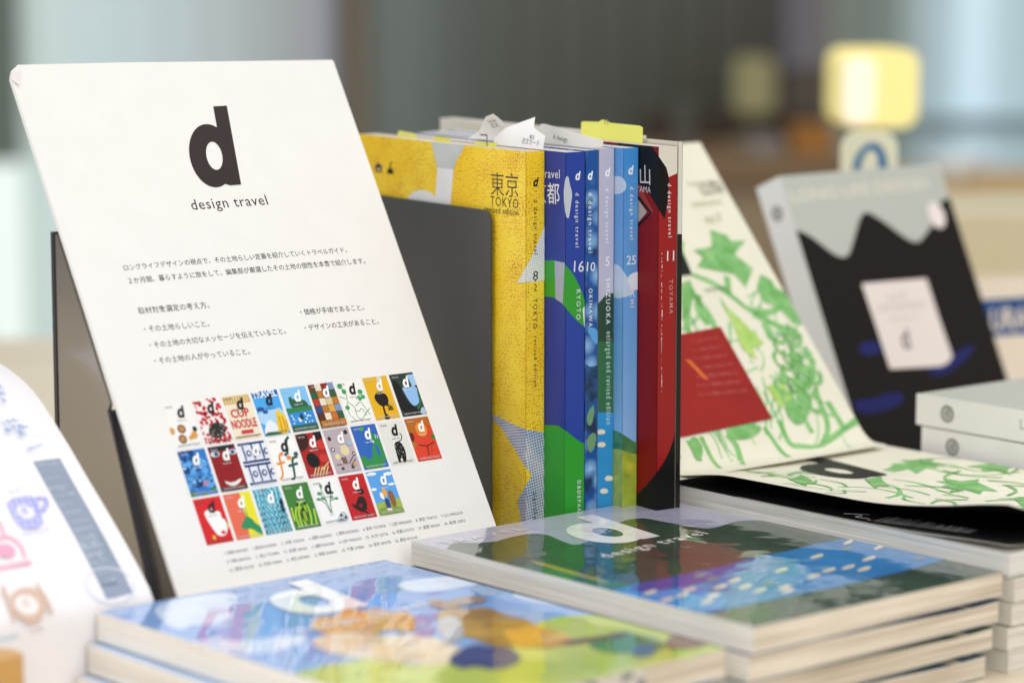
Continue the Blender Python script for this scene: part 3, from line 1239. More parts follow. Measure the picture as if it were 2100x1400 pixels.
for q in ([(1340, 430), (1400, 405), (1380, 395), (1470, 392), (1430, 372), (1530, 380), (1620, 370), (1600, 385), (1700, 400), (1620, 408), (1640, 420), (1580, 418), (1520, 450), (1480, 425), (1400, 440)],
          [(1620, 490), (1690, 490), (1680, 475), (1760, 490), (1860, 478), (1850, 495), (1960, 545), (1880, 540), (1860, 560), (1780, 535), (1700, 555), (1710, 530), (1650, 520), (1690, 505)],
          [(1790, 410), (1880, 400), (1950, 390), (1950, 402), (2100, 410), (2020, 420), (2000, 450), (1940, 430), (1880, 440), (1870, 420)],
          [(830, 480), (880, 470), (900, 455), (930, 470), (980, 500), (930, 500), (930, 520), (880, 500)], [(2050, 590), (2100, 580), (2150, 600), (2200, 640), (2150, 640), (2100, 670), (2090, 620)],
          [(1240, 480), (1290, 475), (1330, 465), (1340, 490), (1380, 520), (1320, 515), (1300, 530), (1270, 505)]):
    av.poly(g2, [zv(*p) for p in q])
for _ in range(60):
    c_ = (30 + 140 * random.random(), 20 + 215 * random.random())
    if 60 < c_[0] < 125 and c_[1] < 95:
        continue
    t_ = random.random() * 6.28
    L_ = 8 + 16 * random.random()
    p1_ = (c_[0] + L_ * math.cos(t_), c_[1] + L_ * math.sin(t_))
    p2_ = (p1_[0] + L_ * math.cos(t_ + .8), p1_[1] + L_ * math.sin(t_ + .8))
    av.poly(g1, ribbon(smooth([c_, p1_, p2_], 2, False), 2.2), layer=av.k)
av.k += 1
av.logo(M('#1c1a18', 'satin'), (105, 75), 64)
av.build('front_cover', vt, thick=.25, back=blk, edge=M('#efe9d8'))
Art(Frame(c3 + UP * .0003, A, B, UP), (0, 0, W, H), cream_v).build('back_cover', vt, thick=.25)

# --- standing vine poster whose foot curls onto the lying cover
foot_r = c3 + A * .164 + B * .0142 + UP * (VB * .001 + .0040)
LEAN = 0.706
prof = []
top_len = 218.0
for i in range(2):
    s_ = top_len * (1 - i)
    prof.append((-14 - math.sin(LEAN) * s_, 6 + math.cos(LEAN) * s_))
for k in range(1, 6):                                    # the rolled foot
    a_ = LEAN + (math.pi / 2 - .03 - LEAN) * k / 5
    n0, z0 = prof[-1]
    prof.append((n0 + math.sin(a_) * 4.2, max(.4, z0 - math.cos(a_) * 4.2)))
pst = thing('poster', 'cream vine poster with a red panel leaning behind the curled vine magazine', 'poster', foot_r)
sh = Sheet(foot_r - UP * 0, A, B, prof)
zL = sh.l[-1]
ap = Art(sh, (-178, 0, 2, zL), mottled('vine_poster_paper', '#e1dcc7', '#dad5c0', .02, .3, .7, 'satin'), step=5, eps=.09)
zr = lambda x, y: sh.px(1300 + x / 2.625, 300 + y / 2.625)
zs = lambda x, y: sh.px(1300 + x / 2.625, 800 + y / 2.625)
st = [[zr(*p) for p in q] for q in (
    [(310, 690), (420, 730), (520, 800), (640, 900), (760, 890), (800, 840)], [(290, 760), (400, 900), (440, 980)], [(300, 780), (280, 940), (290, 1000)],
    [(500, 700), (510, 790)], [(640, 900), (760, 960), (830, 990)], [(700, 950), (740, 1040)], [(800, 1200), (790, 1290), (850, 1390)], [(940, 1100), (970, 1220), (930, 1300)],
    [(350, 800), (340, 880), (400, 960)], [(830, 830), (900, 960)])]
st += [[zs(*p) for p in q] for q in (
    [(500, 240), (560, 300), (590, 400)], [(700, 200), (760, 280), (840, 360)], [(780, 160), (840, 300), (900, 300), (1000, 310), (1100, 230), (1220, 150)],
    [(360, 250), (400, 330), (470, 420)], [(970, 0), (1060, 200), (1010, 290)], [(290, 270), (360, 380)], [(880, 0), (900, 120), (960, 230)], [(1040, 60), (1130, 200)])]
rv = random.Random(11)
stems = []
for _ in range(46):
    u_, v_ = -95 + 92 * rv.random(), 112 + 95 * rv.random()
    t_ = 1.2 + .9 * rv.random() if rv.random() < .7 else 6.28 * rv.random()
    L_ = 7 + 14 * rv.random()
    p1_ = (u_ + L_ * math.cos(t_), v_ + L_ * math.sin(t_))
    t_ += rv.random() - .5
    stems.append(ribbon(smooth([(u_, v_), p1_, (p1_[0] + L_ * math.cos(t_ + .5), p1_[1] + L_ * math.sin(t_ + .5))], 2, False), 1.6 + 1.6 * rv.random()))
for _ in range(22):
    u_, v_ = -172 + 70 * rv.random(), 150 + 58 * rv.random()
    stems.append(ribbon(smooth([(u_, v_), (u_ + 5 * rv.random(), v_ + 12), (u_ + 9 * rv.random() - 2, v_ + 24)], 2, False), 2.2))
ap.many(mottled('vine_pale_ink', '#93bd84', '#afcda0', .1, .3, .7, 'satin'), stems)
ap.many(mottled('vine_ink', '', '', 1, 0, 1, 'satin'), [ribbon(smooth(s, 2, False), 5.4) for s in st])
lf = []
for q in ([(320, 560), (420, 540), (410, 450), (500, 480), (520, 510), (600, 510), (540, 580), (640, 660), (600, 760), (540, 690), (440, 670), (340, 650), (370, 600)],
          [(660, 760), (680, 690), (740, 720), (760, 760), (840, 800), (820, 850), (900, 930), (860, 960), (780, 870), (700, 840)],
          [(250, 740), (300, 720), (330, 790), (290, 900), (260, 940)], [(240, 500), (270, 520), (260, 580)]):
    lf.append([zr(*p) for p in q])
ap.many(g2, lf)
lf = []
for q in ([(480, 850), (560, 920), (620, 980), (700, 1060), (640, 1090), (660, 1150), (580, 1090), (540, 980)], [(710, 1290), (800, 1280), (900, 1400), (780, 1400)]):
    lf.append([zr(*p) for p in q])
ap.many(mottled('vine_lime_ink', '#9cc05a', '#b7d07a', .1, .35, .7, 'satin'), lf)
lf = []
for q in ([(480, 220), (560, 180), (640, 180), (700, 200), (640, 260), (540, 270)], [(800, 60), (900, 40), (960, 100), (900, 200), (830, 160)],
          [(290, 260), (340, 250), (380, 330), (340, 400)]):
    lf.append(smooth([zs(*p) for p in q], 2))
ap.many(g2, lf)
rings, fills = [], []
for n_, (x, y) in enumerate(((770, 1010), (845, 1015), (800, 1075), (880, 1085), (850, 1140), (925, 1150), (800, 1150), (900, 1215), (960, 1230), (840, 1215), (870, 1285), (940, 1300), (800, 1290), (900, 1360), (965, 1375), (845, 1360))):
    c = zr(x, y)
    rr = 6.2 + 1.6 * noise.noise(Vector((n_ * 1.7, 2.2, 0)))
    e_ = ell(c[0], c[1], rr, rr * 1.08, n=18)
    rings.append(ribbon(e_ + e_[:2], 3.4))
    if n_ % 3 == 1:
        fills.append(blob(c[0] + 2, c[1] - 1, rr * .6, rr * .7, n_, .3, 16))
ap.many(mottled('vine_ink', '', '', 1, 0, 1, 'satin'), rings)
ap.many(g2, fills)
ap.poly(M('#4b8f45', 'satin'), [zr(*p) for p in [(240, 560), (250, 540), (310, 690), (245, 700)]])
ap.poly(M('#151411', 'satin'), [zr(*p) for p in [(225, 560), (250, 560), (308, 692), (235, 700)]])
red = mottled('red_band', '#9c1c12', '#8c1a14', .02, .3, .7, 'satin')
ap.poly(red, [zr(-60, 1060), zr(250, 1015), zr(462, 975), zs(740, 155), zs(280, 250), zs(-60, 310)])
ap.poly(M('#d4672a', 'satin'), [zr(270, 1150), zr(300, 1155), zr(400, 1260), zr(370, 1255)])
for i in range(7):
    y0 = 1040 + i * 48
    ap.fit(M('#c4645a', 'satin'), 'ワインと葡萄の土地をめぐる旅'[:14 - i % 3], zr(300 + i * 8, y0 + 22), zr(450 + i * 26, y0 - 2), bump=False)
ap.k += 1
for p0, p1, tx, cl_ in (((290, 215), (420, 205), 'travel guide', '#a9a184'), ((370, 265), (490, 245), '山梨', '#8d8a78'), ((310, 330), (470, 312), 'YAMANASHI', '#b5ad90'),
                        ((390, 415), (480, 405), 'no.7', '#b5ad90')):
    ap.fit(M(cl_, 'satin'), tx, zr(*p0), zr(*p1), bump=False)
ap.k += 1
ap.fit(M('#3c7a3a', 'satin'), 'YAMANASHI', zr(380, 790), zr(500, 770), bump=False)
ap.build('sheet', pst, thick=.3)

# --- white book pile at the far right and the leaning black and grey book
C4 = Vector((.2425, 1.6745, 0))
Y4 = YAW - .02
a4 = Vector((math.cos(Y4), math.sin(Y4), 0))


def emblem_spine(ar):
    h = ar.rect[3]
    ar.poly(M('#8c8a88', 'satin'), ell(24.5, h / 2, 5.3, 5.3))
    ar.poly(M('#bdbab6', 'satin'), ell(24.5, h / 2, 3.9, 3.9, n=20))
    ar.fit(M('#77746f', 'satin'), 'd', (22.8, h / 2 + 2), (26.2, h / 2 + 2))
    ar.fit(M('#a9a7a2', 'satin'), 'LONG LIFE DESIGN', (80, h / 2 + 1.6), (150, h / 2 + 1.6))


labs = ['white spined thick book on the table under its pile', 'white spined thick book second from the table', 'white spined thick book in the middle of its pile',
        'white book with grey round emblem, second in the right hand pile', 'white book with grey round emblem on top of the right hand pile']
z = 0.0
for i, lab in enumerate(labs):
    d = (0, 1, -1, 3.5, -1)[i] * .001
    t = lying(lab, (C4.x + B.x * d, C4.y + B.y * d), Y4 + (0, .01, -.006, 0.0, .004)[i], z, 18.8, M('#b9b9ad', 'satin'), '#e6e2d8', '#b8b2a6',
              group='white spined books in the right hand pile', name='book', cat='book', w=163, h=231, spine_art=emblem_spine, spine_mat=M('#efebe9', 'satin'),
              seed=60 + i, sag=.3)
    z += .0193

p = (0.174821, 1.855402, 0.210685 + CAM_Z * 0)
yl, ll = 0.736982, 0.418024
ul = Vector((math.cos(yl), math.sin(yl), 0))
nl = Vector((math.sin(yl), -math.cos(yl), 0))
dl = -UP * math.cos(ll) + nl * math.sin(ll)
no = nl * math.cos(ll) + UP * math.sin(ll)
o_ = Vector(p)
LLW, LLH, LLT = 163.0, 230.0, 22.0
bk = thing('book', 'leaning thick book with black ragged shape, white label and white spine', 'book', o_ + dl * .23)
fr = Frame(o_, ul, dl, no)
ar = Art(fr, (0, 0, LLW, LLH), M('#bbbdb3', 'satin'), outline=rrect(0, 0, LLW, LLH, .8, 2))
zr = lambda x, y: fr.px(1300 + x / 2.625, 300 + y / 2.625)
black = M('#1a1310', 'paper')
pts = [(868, 450), (930, 470), (1000, 520), (1060, 570), (1110, 597), (1150, 595), (1170, 550), (1195, 460), (1220, 375), (1250, 350), (1300, 375), (1380, 430), (1450, 485), (1500, 515), (1540, 515),
       (1580, 460), (1610, 420), (1640, 330), (1655, 290), (1720, 270)]
P = smooth([zr(*q) for q in pts], 2, False)
ar.poly(black, [(-5, P[0][1])] + P + [(LLW + 5, P[-1][1]), (LLW + 5, LLH + 5), (-5, LLH + 5)])
ar.poly(M('#1e2260', 'satin'), [zr(*q) for q in [(1200, 1090), (1230, 1050), (1330, 1050), (1340, 1110), (1250, 1130)]], 2)
ar.poly(M('#1e2260', 'satin'), [zr(*q) for q in [(1560, 1190), (1700, 1130), (1820, 1060), (1840, 1090), (1720, 1210), (1620, 1240)]], 2)
ar.poly(M('#1b1f5c', 'satin'), [zr(*q) for q in [(1180, 1360), (1290, 1360), (1420, 1310), (1470, 1370), (1340, 1430), (1200, 1440)]], 2)
ar.fit(M('#d7d2c2', 'satin'), 'LONG LIFE DESIGN', zr(850, 300), zr(1590, 225), size=11, bold=.03)
ar.build('front_cover', bk, thick=.5, edge=M('#d8d8d2'))
lb = Art(Frame(fr(0, 0, .75), ul, dl, no), (0, 0, LLW, LLH), M('#e8dcd4', 'satin'), outline=[fr.px(1300 + x / 2.625, 300 + y / 2.625) for x, y in
         [(1222, 740), (1570, 712), (1640, 930), (1710, 1130), (1690, 1165), (1650, 1185), (1375, 1200)]])
for (q0, q1, tx) in (((1370, 835), (1460, 825), 'no.12'), ((1310, 890), (1560, 868), 'LONG LIFE DESIGN'), ((1380, 950), (1530, 936), 'ロングライフ')):
    lb.fit(M('#b3a7a0', 'satin'), tx, zr(*q0), zr(*q1), bump=False)
lb.k += 1
c = zr(1490, 1090)
lb.logo(M('#8d8681', 'satin'), (c[0], c[1]), 14)
lb.build('label', bk, thick=.1)
c = zr(1625, 372)
Art(Frame(fr(0, 0, .75), ul, dl, no), (0, 0, LLW, LLH), M('#ece0da', 'satin'), outline=ell(c[0], c[1], 8.5, 9.5)).build('sticker', bk, thick=.1)
fs = Frame(o_ - no * (LLT * .001) - ul * .0003, no, dl, -ul)
sa = Art(fs, (0, 0, LLT, LLH), M('#e3e3e2', 'satin'))
sa.poly(M('#8f8d8b', 'satin'), ell(LLT / 2, 22, 5.2, 5.2))
sa.poly(M('#b1aeab', 'satin'), ell(LLT / 2, 22, 3.4, 3.4))
sa.build('spine', bk, thick=.3)
prism('page_block', [(1, 1.5), (LLW - 1.5, 1.5), (LLW - 1.5, LLH - 1.5), (1, LLH - 1.5)], -LLT + .8, -.7, fr, pages_mat('pages_ll', '#e3dfd5', '#bcb6aa'), bk)
prism('back_cover', [(0, 0), (LLW, 0), (LLW, LLH), (0, LLH)], -LLT, -LLT + .6, fr, M('#c9c9c0', 'satin'), bk)

# ------------------------------------------------------------------ upright books
TK = Vector((.0075905, 1.5426324, .24972))
YS = .59401
S = Vector((math.cos(YS), math.sin(YS), 0))
E_ = Vector((-math.sin(YS), math.cos(YS), 0))
z5 = lambda x, y: (700 + x / 3, 220 + y / 3)
z6 = lambda x, y: (700 + x / 3, 620 + y / 3)


def upright(label, s0, p, th, cov_mat, spine_mat, art, dh=0.0, depth=W, name='magazine', cat='magazine', pages=('#dcd5ca', '#a8a094'), front=None,
            group='magazines standing upright in a row'):
    """back cover faces left; hinge corner s0 along the row, pulled forward by p (mm)"""
    h = H + dh
    top = Vector((TK.x, TK.y, h * .001)) + S * (s0 * .001) - E_ * (p * .001)
    t = thing(name, label, cat, top - UP * (h * .001), group)
    fc = Frame(top + E_ * (depth * .001), -E_, -UP, -S)             # cover read left to right, far to near
    fs = Frame(top, S, -UP, -E_)
    ac = Art(fc, (0, 0, depth, h), cov_mat)
    as_ = Art(fs, (0, 0, th, h), spine_mat)
    art(ac, as_)
    ac.build('back_cover', t, thick=.35, edge=cov_mat)
    as_.build('spine', t, thick=.35, edge=spine_mat)
    prism('page_block', [(.6, .45), (th - .6, .45), (th - .6, depth - 1), (.6, depth - 1)], (.3), h - .12,
          Frame(top - UP * (h * .001), S, E_, UP), pages_mat('pages_top_' + pages[0], pages[0], pages[1]), t)
    prism('front_cover', [(0, 0), (depth, 0), (depth, h), (0, h)], -th, -th + .35, Frame(top + E_ * (depth * .001), -E_, -UP, -S), front or cov_mat, t)
    return t


def both(ac, as_, mat, pts, sm_=0):
    ac.pp(mat, pts, sm_)
    as_.pp(mat, pts, sm_)


def vtext(a, mat, body, p0, p1, bold=0.004, spacing=1.38, size=None, bump=False):
    """spine lettering running down from pixel p0 to p1, tops of the letters to the right"""
    a.fit(mat, body, a.f.px(*p0), a.f.px(*p1), up=(1, 0), bold=bold, spacing=spacing, size=size, bump=bump)


def spine_logo(a, mat, p0, p1):
    """logo between its top pixel and its baseline pixel at the right"""
    q0, q1 = a.f.px(*p0), a.f.px(*p1)
    a.logo(mat, q1, q1[1] - q0[1])


yellow = halftone('yellow_knit', '#f0c722', '#cf921c', 2.5, .22, 'gloss', second='#f6da45', ang=.72, speck=.85)
greyht = halftone('grey_screen', '#d9dad6', '#93a0a6', 1.5, .1, 'gloss', ang=.2)
blueht = halftone('blue_screen', '#e3d6d6', '#2a6f9e', 2.2, .02, 'gloss', ang=.6)
whitey = halftone('white_screen', '#e2e1da', '#aab2b0', 2.0, .45, 'gloss', ang=.6)


def art_tokyo(ac, as_):
    wh = M('#e4e3e4', 'gloss')
    bk_ = M('#15130f', 'gloss')
    ac.pp(greyht, [z5(*q) for q in [(552, 205), (760, 235), (755, 250), (705, 335), (690, 385), (590, 378), (572, 300)]])
    ac.pp(wh, [z5(*q) for q in [(592, 372), (690, 384), (668, 640), (560, 640), (578, 540)]])
    ac.pp(wh, [z5(*q) for q in ell(495, 600, 95, 92)])
    blue = [z6(*q) for q in [(905, 685), (960, 700), (1030, 735), (1130, 780), (1260, 800), (1260, 1500), (1120, 1500), (1100, 1310), (1085, 1220), (1120, 1150), (1172, 1060), (1120, 990), (1060, 890), (985, 770)]]
    both(ac, as_, blueht, blue)
    tri = [z5(*q) for q in [(1262, 700), (1262, 1065), (1150, 1075), (1085, 1080), (1120, 1010), (1160, 940), (1210, 830)]]
    both(ac, as_, whitey, tri)
    ac.pfit(bk_, '東京', z5(922, 530), z5(1090, 545), size=None, bold=-.008, bump=False)
    ac.pfit(bk_, 'TOKYO', z5(918, 603), z5(1090, 624), bold=-.004, spacing=1.1, bump=False)
    ac.pfit(bk_, 'revised edition', z5(882, 642), z5(1090, 668), spacing=1.1, bump=False)
    nav = M('#1d2f4d', 'gloss')
    ac.pp(nav, [z5(*q) for q in [(203, 362), (229, 342), (256, 366), (250, 368), (250, 402), (210, 398), (210, 366)]])
    ac.pp(yellow, [z5(*q) for q in [(222, 372), (238, 374), (238, 392), (222, 390)]])
    ac.pp(bk_, [z5(*q) for q in [(284, 388), (292, 376), (298, 374), (300, 345), (312, 332), (313, 340), (305, 352), (304, 374), (318, 382), (323, 412), (282, 408)]])
    ac.k += 1
    spine_logo(as_, bk_, z5(1208, 432), z5(1206, 488))
    vtext(as_, bk_, 'd design travel', z5(1186, 570), z5(1185, 905))
    as_.pfit(bk_, '8', z5(1177, 1065), z5(1208, 1065), bump=False)
    as_.pfit(bk_, '·', z5(1189, 1092), z5(1196, 1092), bump=False)
    as_.pfit(bk_, '2', z5(1183, 1128), z5(1203, 1128), bump=False)
    vtext(as_, bk_, 'TOKYO', z5(1180, 1176), z6(1180, 163))
    vtext(as_, bk_, 'revised edition', z6(1184, 208), z6(1184, 520))
    vtext(as_, bk_, 'D&DEPARTMENT PROJECT', z6(1178, 1170), z6(1178, 1720))


upright('yellow halftone magazine with black Tokyo lettering, first of the upright row', 0, 0, 12.27, yellow, yellow, art_tokyo)
blue = M('#17348f', 'gloss')  # darker than the spine's blue: the cover's shade put into its colour


def art_kyoto(ac, as_):
    wh = M('#dfe2ea', 'gloss')
    both(ac, as_, M('#bfc4cc', 'gloss'), [z5(*q) for q in [(1378, 428), (1398, 424), (1404, 470), (1422, 530), (1412, 600), (1400, 690), (1380, 670), (1366, 540)]], 1)
    gr = M('#2f9a2c', 'gloss')
    both(ac, as_, gr, [z5(*q) for q in [(1180, 960), (1250, 942), (1310, 940), (1370, 960), (1430, 1030), (1470, 1110), (1500, 1190), (1515, 1350), (1470, 1335), (1400, 1260), (1365, 1212), (1320, 1172), (1250, 1162), (1180, 1165)]], 1)
    both(ac, as_, M('#a3a6b4', 'gloss'), [z5(*q) for q in [(1312, 944), (1375, 956), (1362, 1208), (1318, 1178)]])
    as_.pp(M('#e4e6e6', 'gloss'), [z5(*q) for q in [(1484, 1240), (1500, 1220), (1515, 1250), (1515, 1362), (1494, 1350)]])
    both(ac, as_, gr, [z6(*q) for q in [(1150, 760), (1250, 752), (1330, 756), (1370, 780), (1420, 820), (1470, 858), (1530, 875), (1530, 1500), (1150, 1500)]])
    as_.pp(M('#e4e6e6', 'gloss'), [z6(*q) for q in [(1498, 415), (1515, 400), (1515, 470), (1496, 465)]])
    ac.pp(M('#b3202a', 'gloss'), [z5(*q) for q in [(1150, 255), (1220, 258), (1224, 292), (1150, 290)]])
    ac.pfit(wh, '京都', z5(1190, 580), z5(1345, 586), bump=False)
    ac.pfit(wh, 'd design travel', z5(1060, 425), z5(1345, 438), bump=False, spacing=1.1)
    spine_logo(as_, wh, z5(1466, 394), z5(1464, 448))
    vtext(as_, wh, 'd design travel', z5(1440, 528), z5(1440, 862))
    as_.pfit(wh, '16', z5(1429, 1012), z5(1490, 1012), bump=False)
    vtext(as_, wh, 'KYOTO', z5(1446, 1122), z5(1446, 1306))
    vtext(as_, wh, 'D&DEPARTMENT PROJECT', z6(1452, 1095), z6(1452, 1640))


upright('royal blue and green magazine with a spine numbered 16, beside the yellow one', 12.57, 19.6, 12.93, blue, M('#223f99', 'gloss'), art_kyoto, dh=.3)
berry = mottled('berries', '#8fc0e8', '#1a4f96', .085, .05, .55, 'gloss', c='#16304f', cell=True)


def art_okinawa(ac, as_):
    wh = M('#e6eef4', 'gloss')
    for q in ([(1510, 690), (1545, 620), (1560, 660), (1540, 760), (1512, 750)], [(1510, 830), (1560, 790), (1572, 850), (1540, 930), (1512, 900)]):
        as_.pp(M('#6f9a6c', 'gloss'), [z6(*p_) for p_ in q], 1)
    as_.pp(mottled('berry_shade', '#15283e', '#2b5a94', .09, .35, .65, 'gloss'), [z6(*q) for q in [(1495, 370), (1530, 400), (1590, 380), (1590, 570), (1550, 590), (1540, 660), (1495, 620)]], 1)
    as_.pp(M('#5aa2dd', 'gloss'), [z6(*q) for q in [(1500, 150), (1560, 260), (1580, 250), (1580, 160)]], 1)
    spine_logo(as_, wh, z5(1543, 392), z5(1540, 446))
    vtext(as_, wh, 'd design travel', z5(1520, 526), z5(1520, 895))
    as_.pfit(wh, '10', z5(1509, 1008), z5(1560, 1008), bump=False)
    vtext(as_, wh, 'OKINAWA', z5(1522, 1115), z6(1522, 152))


upright('blueberry blue magazine with a spine numbered 10', 25.81, 19.63, 8.47, berry, berry, art_okinawa, dh=.8)


def art_shizuoka(ac, as_):
    wh = M('#f0f0f2', 'gloss')
    as_.pp(M('#2b4735', 'gloss'), [z5(*q) for q in [(1560, 1230), (1600, 1185), (1630, 1150), (1660, 1142), (1700, 1150), (1700, 3000), (1560, 3000)]])
    as_.pp(M('#336a45', 'gloss'), [z6(*q) for q in [(1560, 240), (1700, 240), (1700, 690), (1560, 690)]])
    as_.pp(M('#2f8fcb', 'gloss'), [z6(*q) for q in [(1560, 676), (1700, 676), (1700, 1500), (1560, 1500)]])
    dots = []
    for x, y in ((1598, 797), (1600, 875), (1645, 1082), (1615, 1160)):
        dots.append(smooth([as_.f.px(*z6(*q)) for q in [(x - 22, y - 16), (x + 22, y - 18), (x + 28, y + 12), (x - 24, y + 16)]], 2))
    as_.many(M('#e6ddc6', 'gloss'), dots)
    spine_logo(as_, wh, z5(1650, 372), z5(1647, 426))
    vtext(as_, wh, 'd design travel', z5(1625, 500), z5(1625, 835))
    as_.pfit(wh, '5', z5(1622, 975), z5(1648, 975), bump=False)
    vtext(as_, wh, 'SHIZUOKA', z5(1628, 1052), z6(1628, 135))
    vtext(as_, M('#cfe0cf', 'gloss'), 'enlarged and revised edition', z6(1630, 180), z6(1630, 750), size=5)


upright('magazine with lavender, dark green and water blue spine numbered 5', 34.58, 19.66, 10.5, sky1, M('#b9b7cb', 'gloss'), art_shizuoka, dh=1.4)
kochi_sky = vgrad('kochi_sky', [(0, '#3f8fd6'), (.55, '#6fa9e2'), (1, '#9cc3ea')], 0, 200, 'film')


def art_kochi(ac, as_):
    wh = M('#eef4fa', 'film')
    cl_ = M('#c3d6ec', 'film')
    for q in ([(1640, 430), (1720, 420), (1758, 470), (1740, 530), (1640, 540)], [(1640, 970), (1700, 960), (1745, 1020), (1780, 1080), (1820, 1150), (1640, 1190)]):
        both(ac, as_, cl_, [z5(*p_) for p_ in q], 2)
    as_.pp(M('#dfe8f2', 'film'), [z5(*q) for q in [(1750, 1060), (1790, 1015), (1850, 1010), (1850, 1120), (1790, 1125)]], 2)
    tree = mottled('trees', '#2f6b3f', '#4e8a55', .12, .35, .65, 'film')
    both(ac, as_, tree, [z6(*q) for q in [(1640, 780), (1690, 785), (1750, 820), (1790, 850), (1860, 880), (1860, 960), (1640, 940)]], 1)
    fld = mottled('kochi_field', '#a9b83a', '#7f9c35', .06, .35, .65, 'film', c='#d3c93e')
    both(ac, as_, fld, [z6(*q) for q in [(1600, 900), (1700, 900), (1780, 925), (1880, 945), (1880, 1500), (1600, 1500)]])
    spine_logo(as_, wh, z5(1794, 358), z5(1790, 414))
    vtext(as_, wh, 'd design travel', z5(1776, 490), z5(1776, 814))
    as_.pfit(wh, '25', z5(1753, 968), z5(1811, 966), bump=False)
    vtext(as_, wh, 'KOCHI', z5(1776, 1062), z5(1776, 1230))


upright('film wrapped sky blue magazine with clouds, spine numbered 25', 45.39, 27.81, 9.9, kochi_sky, kochi_sky, art_kochi, dh=1.8)


def art_toyama(ac, as_):
    wh = M('#e8dfdc', 'gloss')
    bk_ = M('#090707', 'satin')
    both(ac, as_, bk_, [z5(*q) for q in [(1700, 180), (1900, 200), (1905, 232), (2000, 372), (2015, 440), (2010, 560), (1990, 690), (1940, 610), (1895, 530), (1835, 470), (1700, 440)]])
    as_.pp(M('#d9d2c4', 'gloss'), [z5(*q) for q in [(1900, 200), (2080, 200), (2080, 400), (2035, 420), (2015, 430), (2000, 372), (1905, 232)]])
    ac.pp(M('#9c2f1c', 'gloss'), [z5(*q) for q in [(1800, 470), (1835, 480), (1920, 640), (1905, 665), (1830, 560), (1800, 560)]])
    ac.pp(M('#b3a49a', 'gloss'), [z5(*q) for q in [(1790, 545), (1832, 575), (1880, 645), (1830, 705), (1790, 700)]])
    ac.pp(bk_, ribbon([z5(*q) for q in [(1800, 540), (1835, 560), (1905, 650), (1830, 725), (1800, 720)]], 6))
    both(ac, as_, bk_, [z6(*q) for q in [(2085, 660), (2065, 720), (2045, 840), (2015, 920), (1985, 980), (1930, 1060), (1880, 1120), (1830, 1170), (1780, 1210), (1780, 1600), (2085, 1600)]])
    ac.pfit(M('#cfc6c0', 'gloss'), '富山', z5(1758, 462), z5(1902, 468), bump=False)
    ac.pfit(M('#cfc6c0', 'gloss'), 'TOYAMA', z5(1770, 515), z5(1905, 528), bump=False)
    as_.pfit(wh, '11', z5(2003, 945), z5(2046, 943), bump=False)
    vtext(as_, wh, 'd design travel', z5(2008, 470), z5(2012, 800))
    vtext(as_, M('#c98f88', 'gloss'), 'TOYAMA', z5(2016, 1060), z5(2018, 1270))
    # worn white hinge scuffs
    sc = []
    for k_ in range(34):
        y0 = 880 + k_ * 26 + random.random() * 20
        L = 5 + 22 * random.random() ** 2 * (2 if k_ > 12 else 1)
        x0 = 1966 + random.random() * 5
        ww = 2 + 5 * random.random()
        sc.append([as_.f.px(*z5(x0, y0)), as_.f.px(*z5(x0 + ww, y0 + 2)), as_.f.px(*z5(x0 + ww * .8, y0 + L)), as_.f.px(*z5(x0 + 1, y0 + L))])
    as_.many(M('#d8b6b0', 'gloss'), sc)


upright('dark red and black magazine with worn spine numbered 11', 55.59, 45.98, 12.58, M('#7e0507', 'satin'), M('#960f10', 'gloss'), art_toyama, dh=3.2)  # two reds for one binding: the cover carries its shade in the colour


def art_plain(ac, as_):
    as_.pp(M('#0f0f0e', 'gloss'), [(1370, 480), (1420, 480), (1420, 1300), (1370, 1300)])


upright('tall thin cream and black catalogue, last of the upright row', 69.0, 45.6, 3.2, M('#d8d2c0', 'satin'), M('#d6d1c2', 'satin'), art_plain, dh=5.2, depth=214,
        pages=('#d9d3c6', '#aaa396'))
upright('plain white catalogue hidden behind the cream one, its pages showing above', 60.8 + 11.8, 0, 9.0, M('#d5d0c6', 'satin'), M('#d5d0c6', 'satin'), lambda a, b: None, dh=5.8, depth=200,
        pages=('#dad4c8', '#b0a99c'))


# ------------------------------------------------------------------ slips and sticky tabs between the pages
def slip(name, label, cat, s0, pxs, hexs, group, words=None, deep=14, bend=0.0):
    f = Frame(Vector((TK.x, TK.y, .24972)) + S * (s0 * .001), -E_, -UP, -S)
    pts = [f.px(*q) for q in pxs]
    t = thing(name, label, cat, f(sum(p_[0] for p_ in pts) / len(pts), max(p_[1] for p_ in pts)), group)
    lo = max(p_[1] for p_ in pts)

    class Bent:
        def __call__(s, u, v, h=0.0):
            k_ = max(0, lo - v)
            return f(u, v, h + bend * k_ * k_ * .06)

        px = staticmethod(f.px)
    u0, u1 = min(p_[0] for p_ in pts) - 5, max(p_[0] for p_ in pts) + 5
    a = Art(Bent(), (u0, -200, u1, 300), M(hexs, 'satin'), step=3, eps=.06, outline=pts)
    for w_ in (words or []):
        a.pfit(M('#55565c', 'satin'), w_[0], w_[1], w_[2], bump=False)
    a.build('strip', t, thick=.12)
    return t


